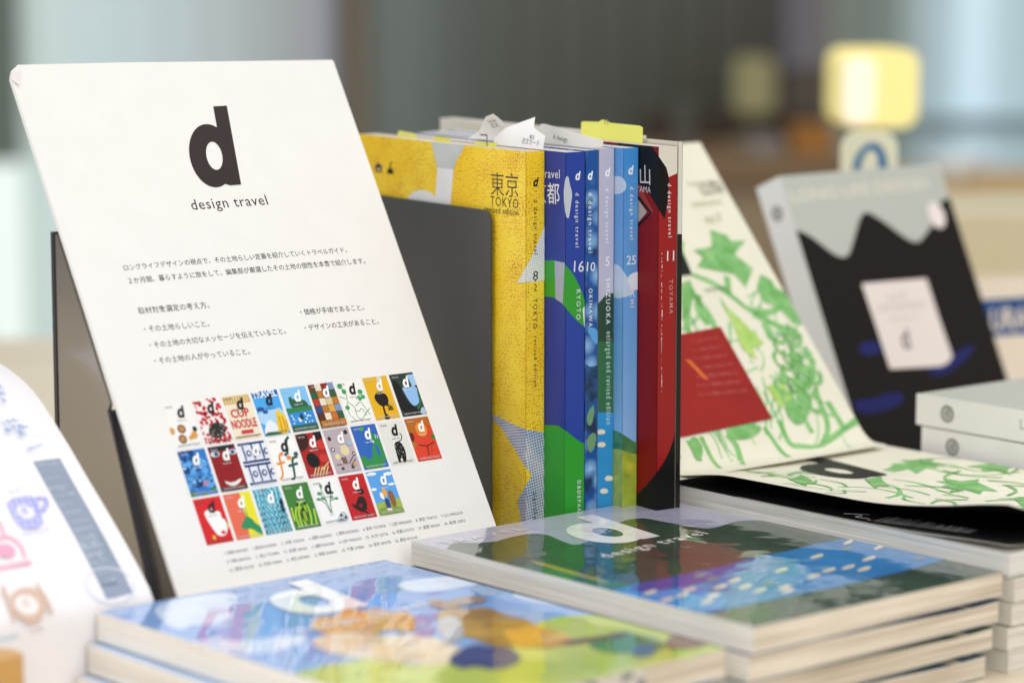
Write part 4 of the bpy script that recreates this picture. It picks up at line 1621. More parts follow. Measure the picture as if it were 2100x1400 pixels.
GS = 'white order slips sticking out of the upright magazines'
slip('paper_slip', 'curled white order slip, leftmost of those sticking up from the pages', 'slip', 22,
     [(960, 285), (985, 268), (1003, 250), (1018, 239), (1042, 232), (1047, 248), (1046, 290)], '#f1efee', GS, [('注文', (1015, 262), (1035, 258))], bend=.6)
slip('paper_slip', 'pointed white printed slip between the blue magazines', 'slip', 16,
     [(1010, 285), (1031, 262), (1081, 241), (1086, 262), (1113, 280), (1113, 318), (1020, 312)], '#f3f1ef', GS, [('注文カード', (1068, 293), (1104, 300)), ('書店', (1082, 284), (1092, 286))], bend=-.2)
slip('paper_slip', 'long white slip over the lavender spined magazine', 'slip', 36,
     [(1113, 262), (1117, 254), (1126, 254), (1180, 270), (1240, 288), (1239, 301), (1180, 306), (1113, 318)], '#f4f2ef', GS, [('d design', (1138, 285), (1166, 292))], bend=.15)
GY = 'yellow sticky tabs on the upright magazines'
slip('sticky_tab', 'large lemon yellow sticky tab standing above the red magazine', 'tab', 66,
     [(1190, 300), (1192, 251), (1196, 249), (1228, 250), (1234, 246), (1244, 246), (1250, 252), (1312, 258), (1318, 262), (1317, 310)], '#f0ee78', GY, [('M', (1240, 255), (1247, 256))])
slip('sticky_tab', 'small yellow tab with black print in the pages of the yellow magazine', 'tab', 7,
     [(965, 310), (975, 291), (1020, 293), (1012, 318)], '#e6df58', GY, [('ヨ', (985, 303), (1000, 304))])
slip('sticky_tab', 'flat pale yellow tab nearest the tall sign', 'tab', 6,
     [(812, 285), (818, 268), (852, 274), (858, 292)], '#e3de7c', GY)
slip('sticky_tab', 'pale yellow tab halfway along the yellow magazine', 'tab', 5,
     [(886, 300), (892, 279), (924, 284), (922, 304)], '#e6dc66', GY)

# ------------------------------------------------------------------ grey bookend
pt = Vector((TK.x, TK.y, 0)) - S * .0032 + E_ * .0303
be = thing('bookend', 'dark grey metal bookend plate with a rounded corner beside the yellow magazine', 'bookend', pt)
fb = Frame(pt, -E_, -UP, -S)
u_, vtop = fb.px(1003, 432)
_, v1 = fb.px(995, 431)
gm = metal('grey_powder_coat', '#454648', .36, 0.25, 0.1, scratch=True)
pts = [(-170, -vtop * -1)] if False else None
top = vtop
pl = rrect(-175, top, 0, 40, 6)
pl = [(u, min(v, -.3)) for u, v in pl]
prism('plate', pl, -1.2, 0.0, fb, gm, be)
prism('foot', [(-175, 0), (0, 0), (0, 46), (-175, 46)], 0.0, 1.2, Frame(pt, -E_, -S, UP), gm, be)

# ------------------------------------------------------------------ the tall sign on its stand
BLs = Vector((-.16682, 1.38298, .04053))
U2 = Vector((0.76658868, 0.64210851, 0.00620161))
D2 = Vector((0.32835787, -0.38367767, -0.86311793))
TLs = Vector((-.26434, 1.49693, .29688))
fsn = Frame(TLs, U2, D2)
if fsn.n.y > 0:
    fsn.n = -fsn.n
SB = 321.0
sg = thing('sign_board', 'large white sign board with a black d, Japanese text and small cover pictures', 'sign', fsn(105, SB))
paper = M('#e9e6e2', 'poster')
outl = [(6, -1.9), (70, -.9), (140, 1.0), (209.4, 2.7), (210.2, 3.8), (209.6, 120), (209.2, SB), (.8, SB), (.3, 150), (-.3, 6), (1.2, 2.5)]


class SignMap:
    """the board bows very slightly between its edges"""
    px = staticmethod(fsn.px)

    def __call__(s, u, v, h=0.0):
        return fsn(u, v, h + 1.2 * math.sin(math.pi * min(max(u / 210, 0), 1)) * math.sin(math.pi * min(max(v / 320, 0), 1)))


smap = SignMap()
asg = Art(smap, (-1, -4, 212, SB + 1), paper, step=8, eps=.05, outline=outl)
ink = M('#1f1d1d', 'poster')
inkp = M('#2e292b', 'poster')
T = lambda s_, p0, p1, m=ink, **kw: asg.pfit(m, s_, p0, p1, bump=False, **kw)
asg.pfit(M('#2b211f', 'poster'), 'design travel', (393, 432), (549, 421), spacing=1.1, bump=False, bold=.002)
T('ロングライフデザインの視点で、その土地らしい定番を紹介していくトラベルガイド。', (254, 555), (711, 518), bold=.004)
T('２か月間、暮らすように旅をして、編集部が厳選したその土地の個性を本音で紹介します。', (264, 582), (749, 540), bold=.004)
T('取材対象選定の考え方。', (284, 644), (428, 632), inkp, bold=.004)
T('・その土地らしいこと。', (296, 681), (428, 670), inkp, bold=.004)
T('・その土地の大切なメッセージを伝えていること。', (307, 714), (585, 685), inkp, bold=.004)
T('・その土地の人がやっていること。', (317, 746), (511, 727), inkp, bold=.004)
T('・価格が手頃であること。', (615, 647), (746, 636), bold=.004)
T('・デザインの工夫があること。', (624, 679), (776, 664), bold=.004)
rows = [['1. 北海道 HOKKAIDO', '2. 鹿児島 KAGOSHIMA', '3. 大阪 OSAKA', '4. 長野 NAGANO', '5. 静岡 SHIZUOKA', '6. 栃木 TOCHIGI', '7. 山梨 YAMANASHI', '8. 東京 TOKYO', '9. 山口 YAMAGUCHI'],
        ['10. 沖縄 OKINAWA', '11. 富山 TOYAMA', '12. 佐賀 SAGA', '13. 福岡 FUKUOKA', '14. 山形 YAMAGATA', '15. 大分 OITA', '16. 京都 KYOTO', '17. 滋賀 SHIGA', '18. 岐阜 GIFU'],
        ['19. 愛知 AICHI', '20. 奈良 NARA', '21. 埼玉 SAITAMA', '22. 群馬 GUNMA', '23. 千葉 CHIBA', '24. 岩手 IWATE', '25. 高知 KOCHI']]
GU, GV, CU, CV, CWD, CHT = 26.0, 196.3, 18.3, 26.4, 16.5, 25.0
for r, row in enumerate(rows):
    for c_, s_ in enumerate(row):
        u0 = GU + 8.5 + c_ * 17.6
        v0 = 280.5 + r * 4.6
        asg.fit(inkp, s_, (u0, v0), (u0 + 14.6, v0), size=2.3, bump=False)
asg.k += 1
asg.build('board', sg, thick=2.4, edge=M('#efedea', 'paper'), back=M('#d9d6d0'))
alg = Art(smap, (-1, -4, 212, SB + 1), None, step=None, eps=.05)
alg.k = 4
alg.logo(M('#2e2421', 'poster'), (118.9, 76.7), 48.2)
alg.build('logo', sg)

# the folded top left corner
mesh('folded_corner', [smap(-.4, 7, .2), smap(.5, 2.0, .2), smap(6.2, -1.9, .3), smap(5, 3.2, 1.6), smap(2.4, 11, 1.4)], [(0, 1, 4), (1, 3, 4), (1, 2, 3)], M('#dcd6d2', 'paper'), sg)

PO = 'poster'


def pic(idx, bgc, dcol, shapes):
    r, c_ = divmod(idx, 9)
    u0, v0 = GU + c_ * CU, GV + r * CV
    q = lambda x, y: (u0 + x * CWD, v0 + y * CHT)
    a = Art(smap, (u0, v0, u0 + CWD, v0 + CHT), None, eps=.05)
    a.k = 2
    a._add(M(bgc, PO) if isinstance(bgc, str) else bgc, [[q(0, 0), q(1, 0), q(1, 1), q(0, 1)]])
    for sh_ in shapes:
        kind, colr, dat = sh_
        m = M(colr, PO)
        if kind == 'p':
            a.poly(m, smooth([q(*p_) for p_ in dat], 1))
        elif kind == 'r':
            a.poly(m, [q(*p_) for p_ in dat])
        elif kind == 'e':
            a.many(m, [ell(*q(x, y), rx * CWD, ry * CHT, n=14) for x, y, rx, ry in dat])
        elif kind == 's':
            w_, lines = dat
            a.many(m, [ribbon(smooth([q(*p_) for p_ in l], 1, False), w_) for l in lines])
        elif kind == 't':
            s_, p0, p1, sz = dat
            a.fit(m, s_, q(*p0), q(*p1), size=sz, bold=.03)
    if dcol:
        a.logo(M(dcol, PO), q(.66, .34), .26 * CHT)
        a.fit(M(dcol, PO), 'design travel', q(.36, .41), q(.68, .41), size=1.0)
    ls = '#c9c9c9' if dcol == '#f4f2ee' else '#5a5552'
    a.fit(M(ls, PO), 'TRAVEL', q(.06, .1), q(.34, .1), size=1.4, bump=False)
    a.fit(M(ls, PO), 'D&DEPARTMENT PROJECT', q(.08, .965), q(.92, .965), size=1.5)
    o = a.build('cover_picture', sg)
    return o


WH, BK = '#f4f2ee', '#1d1a19'
rnd = random.Random(3)
dots = lambda n, r0, r1, x0=0, y0=0, x1=1, y1=1: [(x0 + (x1 - x0) * rnd.random(), y0 + (y1 - y0) * rnd.random(), r, r * .66) for r in [r0 + (r1 - r0) * rnd.random() for _ in range(n)]]
pic(0, '#ece8e4', BK, [('e', '#6a3f20', [(.42, .58, .15, .1), (.35, .8, .15, .1)]), ('e', '#b98a4e', [(.42, .58, .1, .065), (.35, .8, .1, .065)]), ('e', '#d59a48', [(.06, .6, .1, .08), (.8, .75, .12, .08), (.65, .8, .08, .05)]), ('e', '#2a211c', [(.88, .62, .08, .06)])])
pic(1, '#efe4e0', BK, [('e', '#c1272d', dots(90, .03, .07)), ('p', '#2a2624', [(.2, .82), (.3, .62), (.6, .52), (.92, .62), (.86, .8), (.5, .92)]), ('e', '#8a807c', dots(14, .02, .04, .3, .6, .85, .85)), ('e', '#c1272d', dots(25, .03, .05, 0, .88, 1, 1))])
pic(2, '#e9dcc2', BK, [('r', '#c9a35a', [(0, .03), (1, .03), (1, .2), (0, .2)]), ('s', '#efe2c4', (.5, [[(.1 + .1 * i, .04), (.1 + .1 * i, .19)] for i in range(9)])), ('t', '#c8343a', ('CUP', (.12, .5), (.82, .5), 6.5)), ('t', '#c8343a', ('NOODLE', (.03, .74), (.97, .74), 6.5)), ('r', '#c8343a', [(.3, .8), (.75, .8), (.75, .88), (.3, .88)]), ('r', '#a58d5a', [(0, .93), (1, .93), (1, .95), (0, .95)])])
pic(3, '#4aa0e0', BK, [('r', '#1d62b0', [(0, 0), (1, 0), (1, .12), (0, .12)]), ('t', '#e3eef6', ('TRAVEL', (.02, .14), (.95, .14), 5)), ('p', '#a9cdea', [(0, .4), (.5, .45), (1, .4), (1, .8), (0, .8)]), ('p', '#dfe6ea', [(0, 1), (.1, .8), (.35, .62), (.6, .8), (.7, 1)]), ('p', '#e5c02f', [(.55, 1), (.6, .7), (.72, .42), (.85, .5), (1, .62), (1, 1)]), ('s', '#b5651d', (.5, [[(.7, .95), (.74, .6)], [(.85, .95), (.86, .62)], [(.94, .9), (.95, .7)]])), ('e', '#1d4d8c', [(.15, .4, .14, .05), (.3, .47, .1, .04)]), ('p', '#2f6b3f', [(0, 1), (.1, .92), (.6, .95), (.7, 1)])])
pic(4, '#7cbce6', WH, [('p', '#2b5a40', [(.22, .22), (.34, .2), (.36, .28), (.8, .3), (.9, .42), (.92, .52), (.3, .5), (.2, .4)]), ('r', '#2f7a4c', [(0, .46), (1, .46), (1, .62), (0, .62)]), ('r', '#2f86cc', [(0, .58), (1, .56), (1, .86), (0, .86)]), ('e', '#e9f2f6', dots(24, .015, .035, .05, .62, .95, .82)), ('p', '#1d2b2b', [(.4, .74), (.5, .55), (.58, .74)]), ('r', '#2b5a40', [(0, .86), (1, .86), (1, 1), (0, 1)])])
sq = [('r', c_, [(x, y), (x + .24, y), (x + .24, y + .16), (x, y + .16)]) for c_, x, y in
      [(['#6b3a20', '#b8742e', '#8c2a1c', '#33477c', '#d9c08a', '#2f5a3a', '#c46a2c', '#e2d8c2', '#5a2c1a', '#7c8fb0', '#b03a26', '#d3a04a'][(i * 5 + j * 7 + i * j) % 12], j * .25, i * .17) for i in range(6) for j in range(4)]]
pic(5, '#4a2f22', WH, sq)
pic(6, '#eeece4', BK, [('s', '#2f8a4a', (.55, [[(.1, .1), (.3, .3), (.2, .5), (.45, .6), (.4, .85), (.6, .95)], [(.5, .6), (.75, .5), (.85, .7), (.95, .85)], [(.2, .5), (.1, .75), (.3, .9)], [(.6, .45), (.8, .35), (.95, .45)], [(.4, .7), (.55, .75), (.7, .65), (.8, .85)], [(.0, .35), (.2, .42)], [(.6, .9), (.9, .75), (1, .7)]])), ('e', '#3f9a58', [(.12, .12, .1, .06), (.22, .25, .09, .06), (.85, .3, .1, .06), (.9, .42, .08, .05), (.15, .62, .09, .05), (.75, .45, .08, .05)])])
pic(7, '#e0ad1c', WH, [('p', '#cfd0c4', [(.55, 0), (.8, 0), (.7, .2), (.58, .2)]), ('p', '#1d1712', [(.2, .5), (.32, .38), (.5, .36), (.7, .4), (.78, .52), (.7, .66), (.55, .7), (.35, .68)]), ('s', '#1d1712', (1.6, [[(.48, .64), (.44, .82), (.46, 1)]])), ('p', '#1d1712', [(.34, 1), (.42, .88), (.52, .88), (.6, 1)]), ('t', '#1d1712', ('Six', (.62, .8), (.84, .8), 5)), ('s', '#c9c6b4', (.6, [[(.76, .6), (.98, .66)]]))])
pic(8, '#2d3a36', WH, [('p', '#8fbbe6', [(.35, .3), (.6, .36), (.85, .3), (.98, .4), (.9, .7), (.65, .8), (.5, .72), (.4, .5)]), ('r', '#9fc4e8', [(.72, .05), (1, .05), (1, .3), (.8, .34)]), ('p', '#15171a', [(0, .1), (.3, .2), (.34, .6), (.6, .85), (1, .9), (1, 1), (0, 1)]), ('s', '#2f6b44', (1.6, [[(.95, .45), (.9, .75), (.7, .86)]])), ('p', '#a9c4d6', [(.75, .92), (.95, .8), (1, 1), (.8, 1)])])
pic(9, '#2f74bc', WH, [('e', '#5ba3e0', dots(26, .08, .13, 0, .25, 1, .9)), ('e', '#1b4684', dots(26, .05, .09)), ('e', '#9ccbee', dots(16, .02, .05, 0, .2, 1, .8)), ('e', '#3a7a3c', [(.1, .95, .14, .06), (.5, .97, .12, .04), (.85, .9, .1, .05)]), ('e', '#c77a8c', [(.68, .74, .1, .03), (.6, .78, .06, .03)])])
pic(10, '#8c1518', WH, [('p', '#1f2024', [(0, 0), (1, 0), (1, .06), (.5, .12), (0, .1)]), ('e', '#c9d3de', [(.2, .17, .17, .06), (.86, .17, .14, .06)]), ('e', '#1d3f6a', [(.24, .17, .08, .045), (.85, .17, .07, .045)]), ('p', '#e2dcd6', [(.2, .76), (.5, .84), (.9, .74), (.75, .86), (.5, .91), (.3, .86)]), ('p', '#3a3430', [(0, .86), (.3, .95), (.8, .94), (1, .84), (1, 1), (0, 1)])])
pic(11, '#dfe4ee', WH, [('r', '#1f2f6b', [(0, y), (1, y), (1, y + .05), (0, y + .05)]) for y in (.02, .42, .5, .9)] + [('r', '#1f2f6b', [(x, y), (x + .05, y), (x + .05, y + .34), (x, y + .34)]) for x in (.12, .46, .8) for y in (.07, .55)] + [('e', '#1f2f6b', [(x, y, .09, .07) for x in (.3, .64, .96) for y in (.26, .72)]), ('e', '#dfe4ee', [(x, y, .045, .04) for x in (.3, .64, .96) for y in (.26, .72)])])
pic(12, '#efede8', BK, [('s', '#e08a3c', (1.7, [[(.45, .35), (.28, .4), (.25, .6), (.2, .85), (.05, .92)], [(.1, .58), (.42, .56)]])), ('s', '#2c5a50', (1.9, [[(.86, .02), (.7, .1), (.66, .35), (.5, .42)], [(.95, .48), (.72, .5), (.66, .75), (.6, .95), (.45, .95)], [(.5, .66), (.88, .63)]])), ('e', '#e08a3c', [(.62, .48, .1, .05)]), ('e', '#2c5a50', [(.92, .42, .09, .05)])])
pic(13, '#a3201c', WH, [('p', '#3a1614', [(0, 0), (.5, 0), (.4, .3), (.1, .4), (0, .35)]), ('p', '#12100f', [(.15, .5), (.4, .42), (.62, .55), (.6, .75), (.35, .8), (.15, .7)]), ('e', '#c6352a', [(.85, .3, .16, .12), (.8, .6, .16, .1)]), ('s', '#e2c98c', (.8, [[(.2 + .12 * i, .98), (.4 + .12 * i, .78)] for i in range(5)] + [[(.6, .85), (.95, .7)]])), ('r', '#1a1312', [(.7, 0), (1, 0), (1, .16), (.75, .2)])])
pic(14, '#b7a6ac', WH, [('e', '#dccf9c', [(.6, .5, .17, .12), (.25, .62, .1, .07)]), ('e', '#2d2a2c', [(.15, .2, .07, .05), (.85, .1, .08, .05), (.15, .45, .08, .05), (.9, .6, .06, .05), (.7, .9, .06, .04), (.3, .9, .06, .04)]), ('e', '#e6e0e0', [(.15, .45, .045, .03), (.4, .75, .09, .06), (.9, .6, .03, .025)]), ('r', '#7c5a50', [(.35, .65), (.55, .65), (.55, .8), (.35, .8)]), ('s', '#2d2a2c', (.5, [[(.6, .8), (.85, .65)], [(.65, .86), (.9, .72)], [(.1, .8), (.3, .8)]])), ('e', '#9cb4c8', [(.85, .35, .1, .06)]), ('e', '#d4a24a', [(.8, .83, .06, .04)])])
pic(15, '#2f62b4', WH, [('p', '#2f8a4a', [(0, 1), (0, .7), (.15, .66), (.3, .8), (.5, .72), (.55, .55), (.7, .4), (.62, .2), (1, .25), (1, 1)]), ('p', '#2f62b4', [(.7, .45), (.85, .5), (.8, .8), (.72, .7)]), ('p', '#4a9a5c', [(.3, .05), (.5, .02), (.5, .1), (.35, .16)]), ('s', '#dfe6f0', (.6, [[(.85, .25), (.84, .34)], [(.93, .26), (.92, .34)]])), ('p', '#b9c6e0', [(.55, .34), (.75, .38), (.7, .46)])])
pic(16, '#dedcd4', BK, [('p', '#171717', [(.4, .5), (.6, .46), (.72, .56), (.74, .75), (.66, .92), (.6, .97), (.52, .96), (.52, .85), (.44, .86), (.42, .96), (.32, .95), (.34, .8), (.36, .6)]), ('s', '#171717', (.7, [[(.6, .48), (.75, .44), (.8, .34), (.74, .3)]])), ('e', '#a09e98', dots(18, .012, .02, .38, .52, .7, .85))])
pic(17, '#b5641c', WH, [('e', '#d8422a', [(.65, .5, .5, .32), (.4, .85, .45, .25), (.95, .85, .35, .25)]), ('e', '#e08a2c', [(.55, .28, .24, .17)]), ('p', '#6b1c14', [(0, .3), (.18, .34), (.15, .5), (0, .55)]), ('e', '#3f7a34', [(.95, .48, .1, .06)]), ('s', '#4a1410', (.5, [[(.25, .62), (.55, .68), (.9, .6)], [(.55, .68), (.5, .9)]]))])
pic(18, '#cf2226', BK, [('p', '#f0ece8', [(.25, .3), (.45, .26), (.5, .2), (.62, .3), (.85, .34), (.8, .46), (.95, .55), (.9, .75), (.75, .86), (.5, .84), (.4, .68), (.3, .5)]), ('e', '#cf2226', [(.72, .78, .08, .04)]), ('e', '#e2b33a', [(.34, .86, .06, .05), (.95, .66, .05, .06)])])
pic(19, '#e06a4e', WH, [('r', '#e2d92c', [(.62, 0), (1, 0), (1, 1), (.5, 1)]), ('p', '#2f8a5c', [(.28, .73), (.4, .64), (.52, .58), (.56, .5), (.66, .54), (.78, .6), (.86, .72), (1, .78), (1, 1), (.8, .9), (.66, .8), (.4, .8)]), ('s', '#2f8a5c', (.6, [[(.6, .52), (.52, .36), (.56, .2)], [(.66, .52), (.64, .34), (.7, .12)]]))])
pic(20, '#7cc4d8', WH, [('s', '#17323e', (.7, [[(x + .1 * math.sin(3 * y + x * 9), y), (x + .08 * math.sin(5 * y + 2), y + .09), (x + .07, y + .17)] for x in [i * .14 for i in range(8)] for y in [j * .13 for j in range(8)]])), ('p', '#17323e', [(.85, .3), (.97, .28), (.95, .6), (.85, .6)])])
pic(21, '#3f7a34', WH, [('s', '#b5d43c', (1.0, [[(.2, .95), (.15, .7), (.3, .5)], [(.3, .95), (.28, .75), (.4, .45), (.6, .4)], [(.65, .95), (.75, .7), (.7, .45)], [(.85, .95), (.92, .6)], [(.45, .5), (.4, .7), (.45, .95)], [(.08, .8), (.1, .5)], [(.6, .5), (.62, .65)]])), ('e', '#1d3a1c', [(.5, .7, .12, .16), (.36, .46, .06, .03), (.66, .46, .06, .03)]), ('s', '#b5d43c', (.6, [[(.48, .62), (.48, .84)], [(.54, .62), (.54, .84)]]))])
pic(22, '#eeece8', BK, [('s', '#3f7a54', (.5, [[(.42, .75), (.38, .5), (.2, .3)], [(.45, .75), (.5, .5), (.66, .3)], [(.4, .75), (.3, .5), (.1, .42)], [(.38, .5), (.3, .25), (.34, .1)], [(.5, .5), (.78, .44)]])), ('e', '#4f8f68', [(.2, .3, .09, .04), (.1, .42, .08, .03), (.34, .14, .05, .06), (.66, .32, .09, .04), (.26, .42, .08, .03), (.6, .42, .07, .03), (.78, .46, .08, .03)]), ('p', '#b9c0c6', [(.5, 1), (.62, .86), (.85, .74), (1, .85), (1, .98)]), ('e', '#22252a', [(.75, .84, .05, .03), (.9, .9, .05, .03), (.7, .94, .04, .02)]), ('e', '#cfd8dc', [(.42, .78, .1, .03)])])
pic(23, '#bb1f22', WH, [('p', '#251514', [(.52, .36), (.75, .32), (.84, .42), (.66, .48)]), ('p', '#2a1716', [(.3, .7), (.5, .5), (.72, .5), (.78, .66), (.7, .82), (.5, .86), (.36, .8), (.2, .72), (.18, .6)]), ('e', '#7a1a1a', [(.5, .7, .07, .05)]), ('s', '#2a1716', (1.0, [[(.5, .82), (.75, .9), (.6, .95)]]))])
pic(24, '#5a9ede', WH, [('e', '#e9eff6', [(.2, .06, .2, .04), (.85, .1, .16, .04), (.85, .34, .14, .03), (.1, .4, .12, .03)]), ('r', '#9cb24c', [(0, .72), (1, .66), (1, 1), (0, 1)]), ('p', '#7f9a40', [(0, .85), (.5, .8), (1, .9), (1, 1), (0, 1)]), ('p', '#e3a23c', [(.38, .42), (.5, .38), (.56, .5), (.5, .62), (.4, .6)]), ('p', '#f0ece4', [(.24, .5), (.38, .48), (.4, .66), (.26, .64)]), ('p', '#2c477c', [(.36, .64), (.54, .64), (.55, .86), (.36, .86)]), ('p', '#8c5f38', [(.58, .5), (.7, .46), (.8, .55), (.78, .84), (.6, .84)]), ('e', '#e7d2c8', [(.44, .89, .12, .03)])])

# stand behind the sign: smoked rear plate, leaning plate, black base
ns = Vector((math.sin(.6936), -math.cos(.6936), 0))
us = Vector((math.cos(.6936), math.sin(.6936), 0))
B0 = Vector((BLs.x, BLs.y, 0))
stn = thing('sign_stand', 'smoky grey glossy display stand holding up the large white sign', 'stand', B0 - ns * .04)
dark = M('#1c1a1e', 'plastic')
steel = metal('brushed_panel', '#9b948b', .2, 0.75, .3, scratch=True)
steel2 = metal('inner_panel', '#5f5853', .25, 0.6, .2)
edge_m = M('#232029', 'plastic')
fP = Frame(B0 - us * .002, ns, -UP, -us)
back_line = lambda z_: -(z_ - 40.5) * .5865 - 4.5
prism('side_panel', [(-107, -.3), (-107, -213), (back_line(213) + .3, -213), (back_line(130) + .2, -130), (-58, -127), (-26.5, -50), (-11.5, -.3)], -2, 0, fP, steel, stn)
prism('far_edge', [(-110.2, -.3), (-110.2, -214), (-107.2, -214), (-107.2, -.3)], -9, .6, fP, edge_m, stn)
prism('near_edge', [(-58, -127), (-56.2, -126.4), (-24.7, -50), (-9.7, -.3), (-11.5, -.3), (-26.5, -50)], -5, .7, fP, edge_m, stn)
prism('inner_panel', [(-56, -125.5), (back_line(124), -124), (back_line(70), -70), (back_line(42), -42), (back_line(24), -24), (back_line(22), -14), (-13.5, -14), (-24.5, -50)], -5, -3, fP, steel2, stn)
prism('side_panel', [(-107, -.3), (-107, -205), (back_line(205), -205), (back_line(20), -20), (-11.5, -.3)], -2, 0, Frame(B0 + us * .19, ns, -UP, -us), steel, stn)
prism('base_plate', [(2, -13), (188, -13), (188, 105), (2, 105)], 0.2, 12.5, Frame(B0, us, -ns, UP), dark, stn)
prism('ledge', [(2, 0), (188, 0), (188, 14), (2, 14)], 12.6, 18.5, Frame(B0 + ns * .0115, us, ns * -1, UP), dark, stn)

# ------------------------------------------------------------------ curved white leaflet at the left
P0 = Vector((-.20311, 1.39173, 0))
prof = [(-108, 146.6), (-98, 145.0), (-83.7, 141.5), (-69.5, 136.5), (-58, 129.8), (-46.5, 121.3), (-31, 109.3), (-15.3, 96.0), (0, 83.8), (15, 71.3), (29, 58.8), (40, 48), (42.6, 44.5), (42.9, 40), (42.9, .3)]
lfl = thing('leaflet', 'curved white leaflet with a mug drawing and blue grey strip at the left edge', 'leaflet', P0)
shl = Sheet(P0, A, B, prof)
al = Art(shl, (-330, 0, 0, shl.l[-1]), M('#ebe7e8', 'satin'), step=9, eps=.1)
q = lambda x, y: shl.px(x / 2, 700 + y / 2)
slate = mottled('slate_photo', '#8794a4', '#9299ae', .02, .35, .65, 'satin', c='#7b8ea2')
al.poly(slate, [q(135, 492), (q(245, 478)), q(545, 1030), q(437, 1056)])
for i in range(13):
    t_ = i / 12
    x0, y0 = 190 + 235 * t_, 560 + 420 * t_
    al.fit(M('#d3d9e2', 'satin'), ('ふだんのくらし', 'まちのたより', 'うつわと道具', 'ほんのこと', 'みちのえき')[i % 5], q(x0, y0 + 8), q(x0 + 52 + 26 * ((i * 7) % 3) / 2, y0 - 4), bump=False)
for i in range(6):
    al.fit(M('#c3cad8', 'satin'), ('ふだんの', 'くらしから', 'えらぶ', 'もの', 'みせの', 'こと')[i], q(305 + i * 14, 785 + i * 25), q(385 + i * 10, 765 + i * 25), bump=False)
for i in range(2):
    al.fit(M('#c3cad8', 'satin'), ('ほんのまち', 'うつわ')[i], q(155 + i * 45, 510 + i * 105), q(250 + i * 20, 505 + i * 105), bump=False)
al.k += 1
al.poly(M('#d2d7e4', 'satin'), ribbon(ell(*q(450, 1000), 13, 10.5), 1.1))
al.fit(M('#5c6278', 'satin'), 'd travel', q(415, 1006), q(480, 995))
mug = halftone('mug_stripes', '#9a9cda', '#bfc1ea', 5.0, .0, 'satin', ang=.9)
al.poly(mug, [q(20, 648), q(150, 628), q(165, 700), q(180, 760), q(120, 772), q(80, 765), q(45, 710)], 1)
al.poly(mug, ribbon(smooth([q(150, 645), q(180, 640), q(192, 665), q(175, 695), q(155, 695)], 2, False), 3.0))
al.poly(M('#e6e3ec', 'satin'), ell(*q(103, 702), 4.6, 4.6))
al.fit(M('#8d90d6', 'satin'), 'd', q(92, 712), q(114, 708))
al.fit(M('#a3a5de', 'satin'), 'コーヒー', q(35, 628), q(100, 612), bump=False)
al.fit(M('#a3a5de', 'satin'), 'マグカップ', q(95, 800), q(205, 782))
pink = M('#efa5c0', 'satin')
hs = [q(-60, 930), q(-20, 820), q(20, 800), q(60, 815), q(90, 850), q(100, 890)]
al.poly(pink, ribbon(smooth(hs, 2, False), 1.6))
al.poly(pink, ribbon([q(-60, 940), q(40, 925), q(128, 910)], 2.0))
al.poly(pink, ribbon([q(-5, 740), q(15, 800)], 1.3))
al.poly(pink, ell(*q(20, 862), 5, 4))
al.fit(pink, 'つつみ', q(40, 930), q(125, 916))
brn = M('#d3b5a3', 'satin')
al.poly(brn, [q(40, 1040), q(90, 1012), q(140, 1015), q(178, 1060), q(182, 1110), q(160, 1145), q(110, 1160), q(60, 1130), q(38, 1080)], 2)
al.poly(M('#e9e2e0', 'satin'), ell(*q(105, 1085), 6, 5.6))
al.fit(brn, 'd', q(95, 1098), q(118, 1092))
al.poly(brn, ribbon([q(5, 1010), q(35, 1085), q(55, 1155)], 2.2))
al.poly(brn, ribbon([q(145, 1000), q(175, 1050), q(208, 1120)], 2.2))
al.fit(M('#b3664a', 'satin'), 'うつわ', q(122, 1192), q(172, 1180))
al.fit(M('#6cb6e0', 'satin'), 'd travel', q(-20, 1228), q(60, 1210))
hand = M('#5f92d2', 'satin')
for s_, p0, p1 in (('ほんと', (-60, 215), (15, 205)), ('たびの', (-60, 240), (22, 232)), ('ノート', (-60, 268), (30, 262)), ('こちら、', (5, 355), (78, 335)), ('みてね。', (20, 385), (110, 362)), ('た', (80, 400), (105, 392)), ('かわいい。', (110, 460), (172, 436))):
    al.fit(hand, s_, q(*p0), q(*p1), bump=False, bold=.025)
al.k += 1
al.build('sheet', lfl, thick=.35)

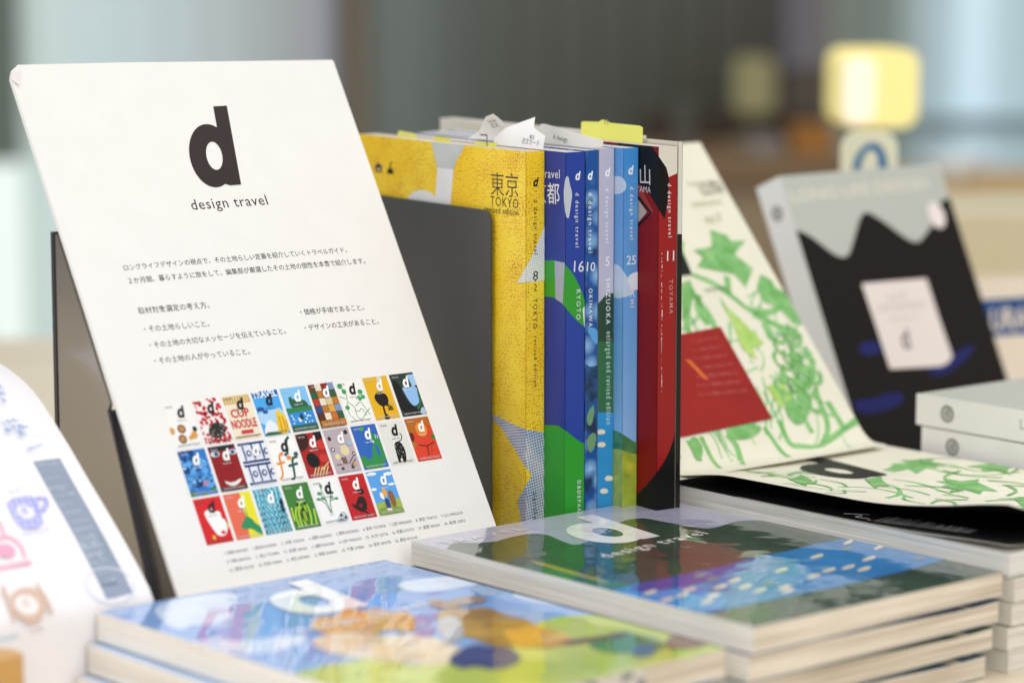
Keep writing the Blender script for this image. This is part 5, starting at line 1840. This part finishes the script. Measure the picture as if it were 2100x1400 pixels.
# small wooden knob at the bottom left corner
kp = P0 + B * .085 - A * .05
kd = ray(4, 1380)
kp = kp + A * ((kd.x / kd.y * kp.y - kp.x) / (A.x - kd.x / kd.y * A.y))
ktop = at_depth(4, 1350, kp.y - .008).z
kb = thing('wooden_knob', 'small rounded tan wooden block at the bottom left corner', 'block', (kp.x, kp.y, 0))
fk = Frame((kp.x, kp.y, 0), A, -B, UP)
ob = prism('body', rrect(-17, -9, 9, 11, 7), 0.2, ktop * 1000, fk, wood('knob_wood', '#b98a4a', '#c79a58', .45), kb)
md = ob.modifiers.new('edge', 'BEVEL')
md.width, md.segments, md.limit_method = .006, 4, 'ANGLE'

# glinting folds of clear wrapping on the near edges of the film wrapped magazines
film = bpy.data.materials.new('clear_film')
film.use_nodes = True
nt = film.node_tree
nt.nodes.clear()
out = nt.nodes.new('ShaderNodeOutputMaterial')
mixn = nt.nodes.new('ShaderNodeMixShader')
tr = nt.nodes.new('ShaderNodeBsdfTransparent')
gl = nt.nodes.new('ShaderNodeBsdfGlossy')
gl.inputs['Roughness'].default_value = .05
lw = nt.nodes.new('ShaderNodeLayerWeight')
lw.inputs[0].default_value = .6
nt.links.new(lw.outputs['Fresnel'], mixn.inputs[0])
nt.links.new(tr.outputs[0], mixn.inputs[1])
nt.links.new(gl.outputs[0], mixn.inputs[2])
nt.links.new(mixn.outputs[0], out.inputs[0])


def film_fold(parent, o, along, outw, length, hgt, seed, out_mm=5.0):
    rnd_ = random.Random(seed)
    n, V, F = int(length / 2.2), [], []
    for i in range(n + 1):
        for j in range(5):
            k_ = j / 4
            d = out_mm * k_ + 2.6 * noise.noise(Vector((i * .55, j * .9, seed))) * (0.3 + k_)
            zz_ = hgt * (1 - k_ * .8) + 1.6 * noise.noise(Vector((i * .4, j * 1.1, seed + 9))) * k_
            V.append(o + along * (length * i / n * .001) + outw * ((.4 + max(0, d)) * .001) + UP * (zz_ * .001))
    for i in range(n):
        for j in range(4):
            F.append((i * 5 + j, (i + 1) * 5 + j, (i + 1) * 5 + j + 1, i * 5 + j + 1))
    mesh('film_fold', V, F, film, parent, smooth_=True)


film_fold(top2, Vector(top2.location) + B * (HM + .0003) + A * .05, A, B, 75, 14.0, 4, 1.6)
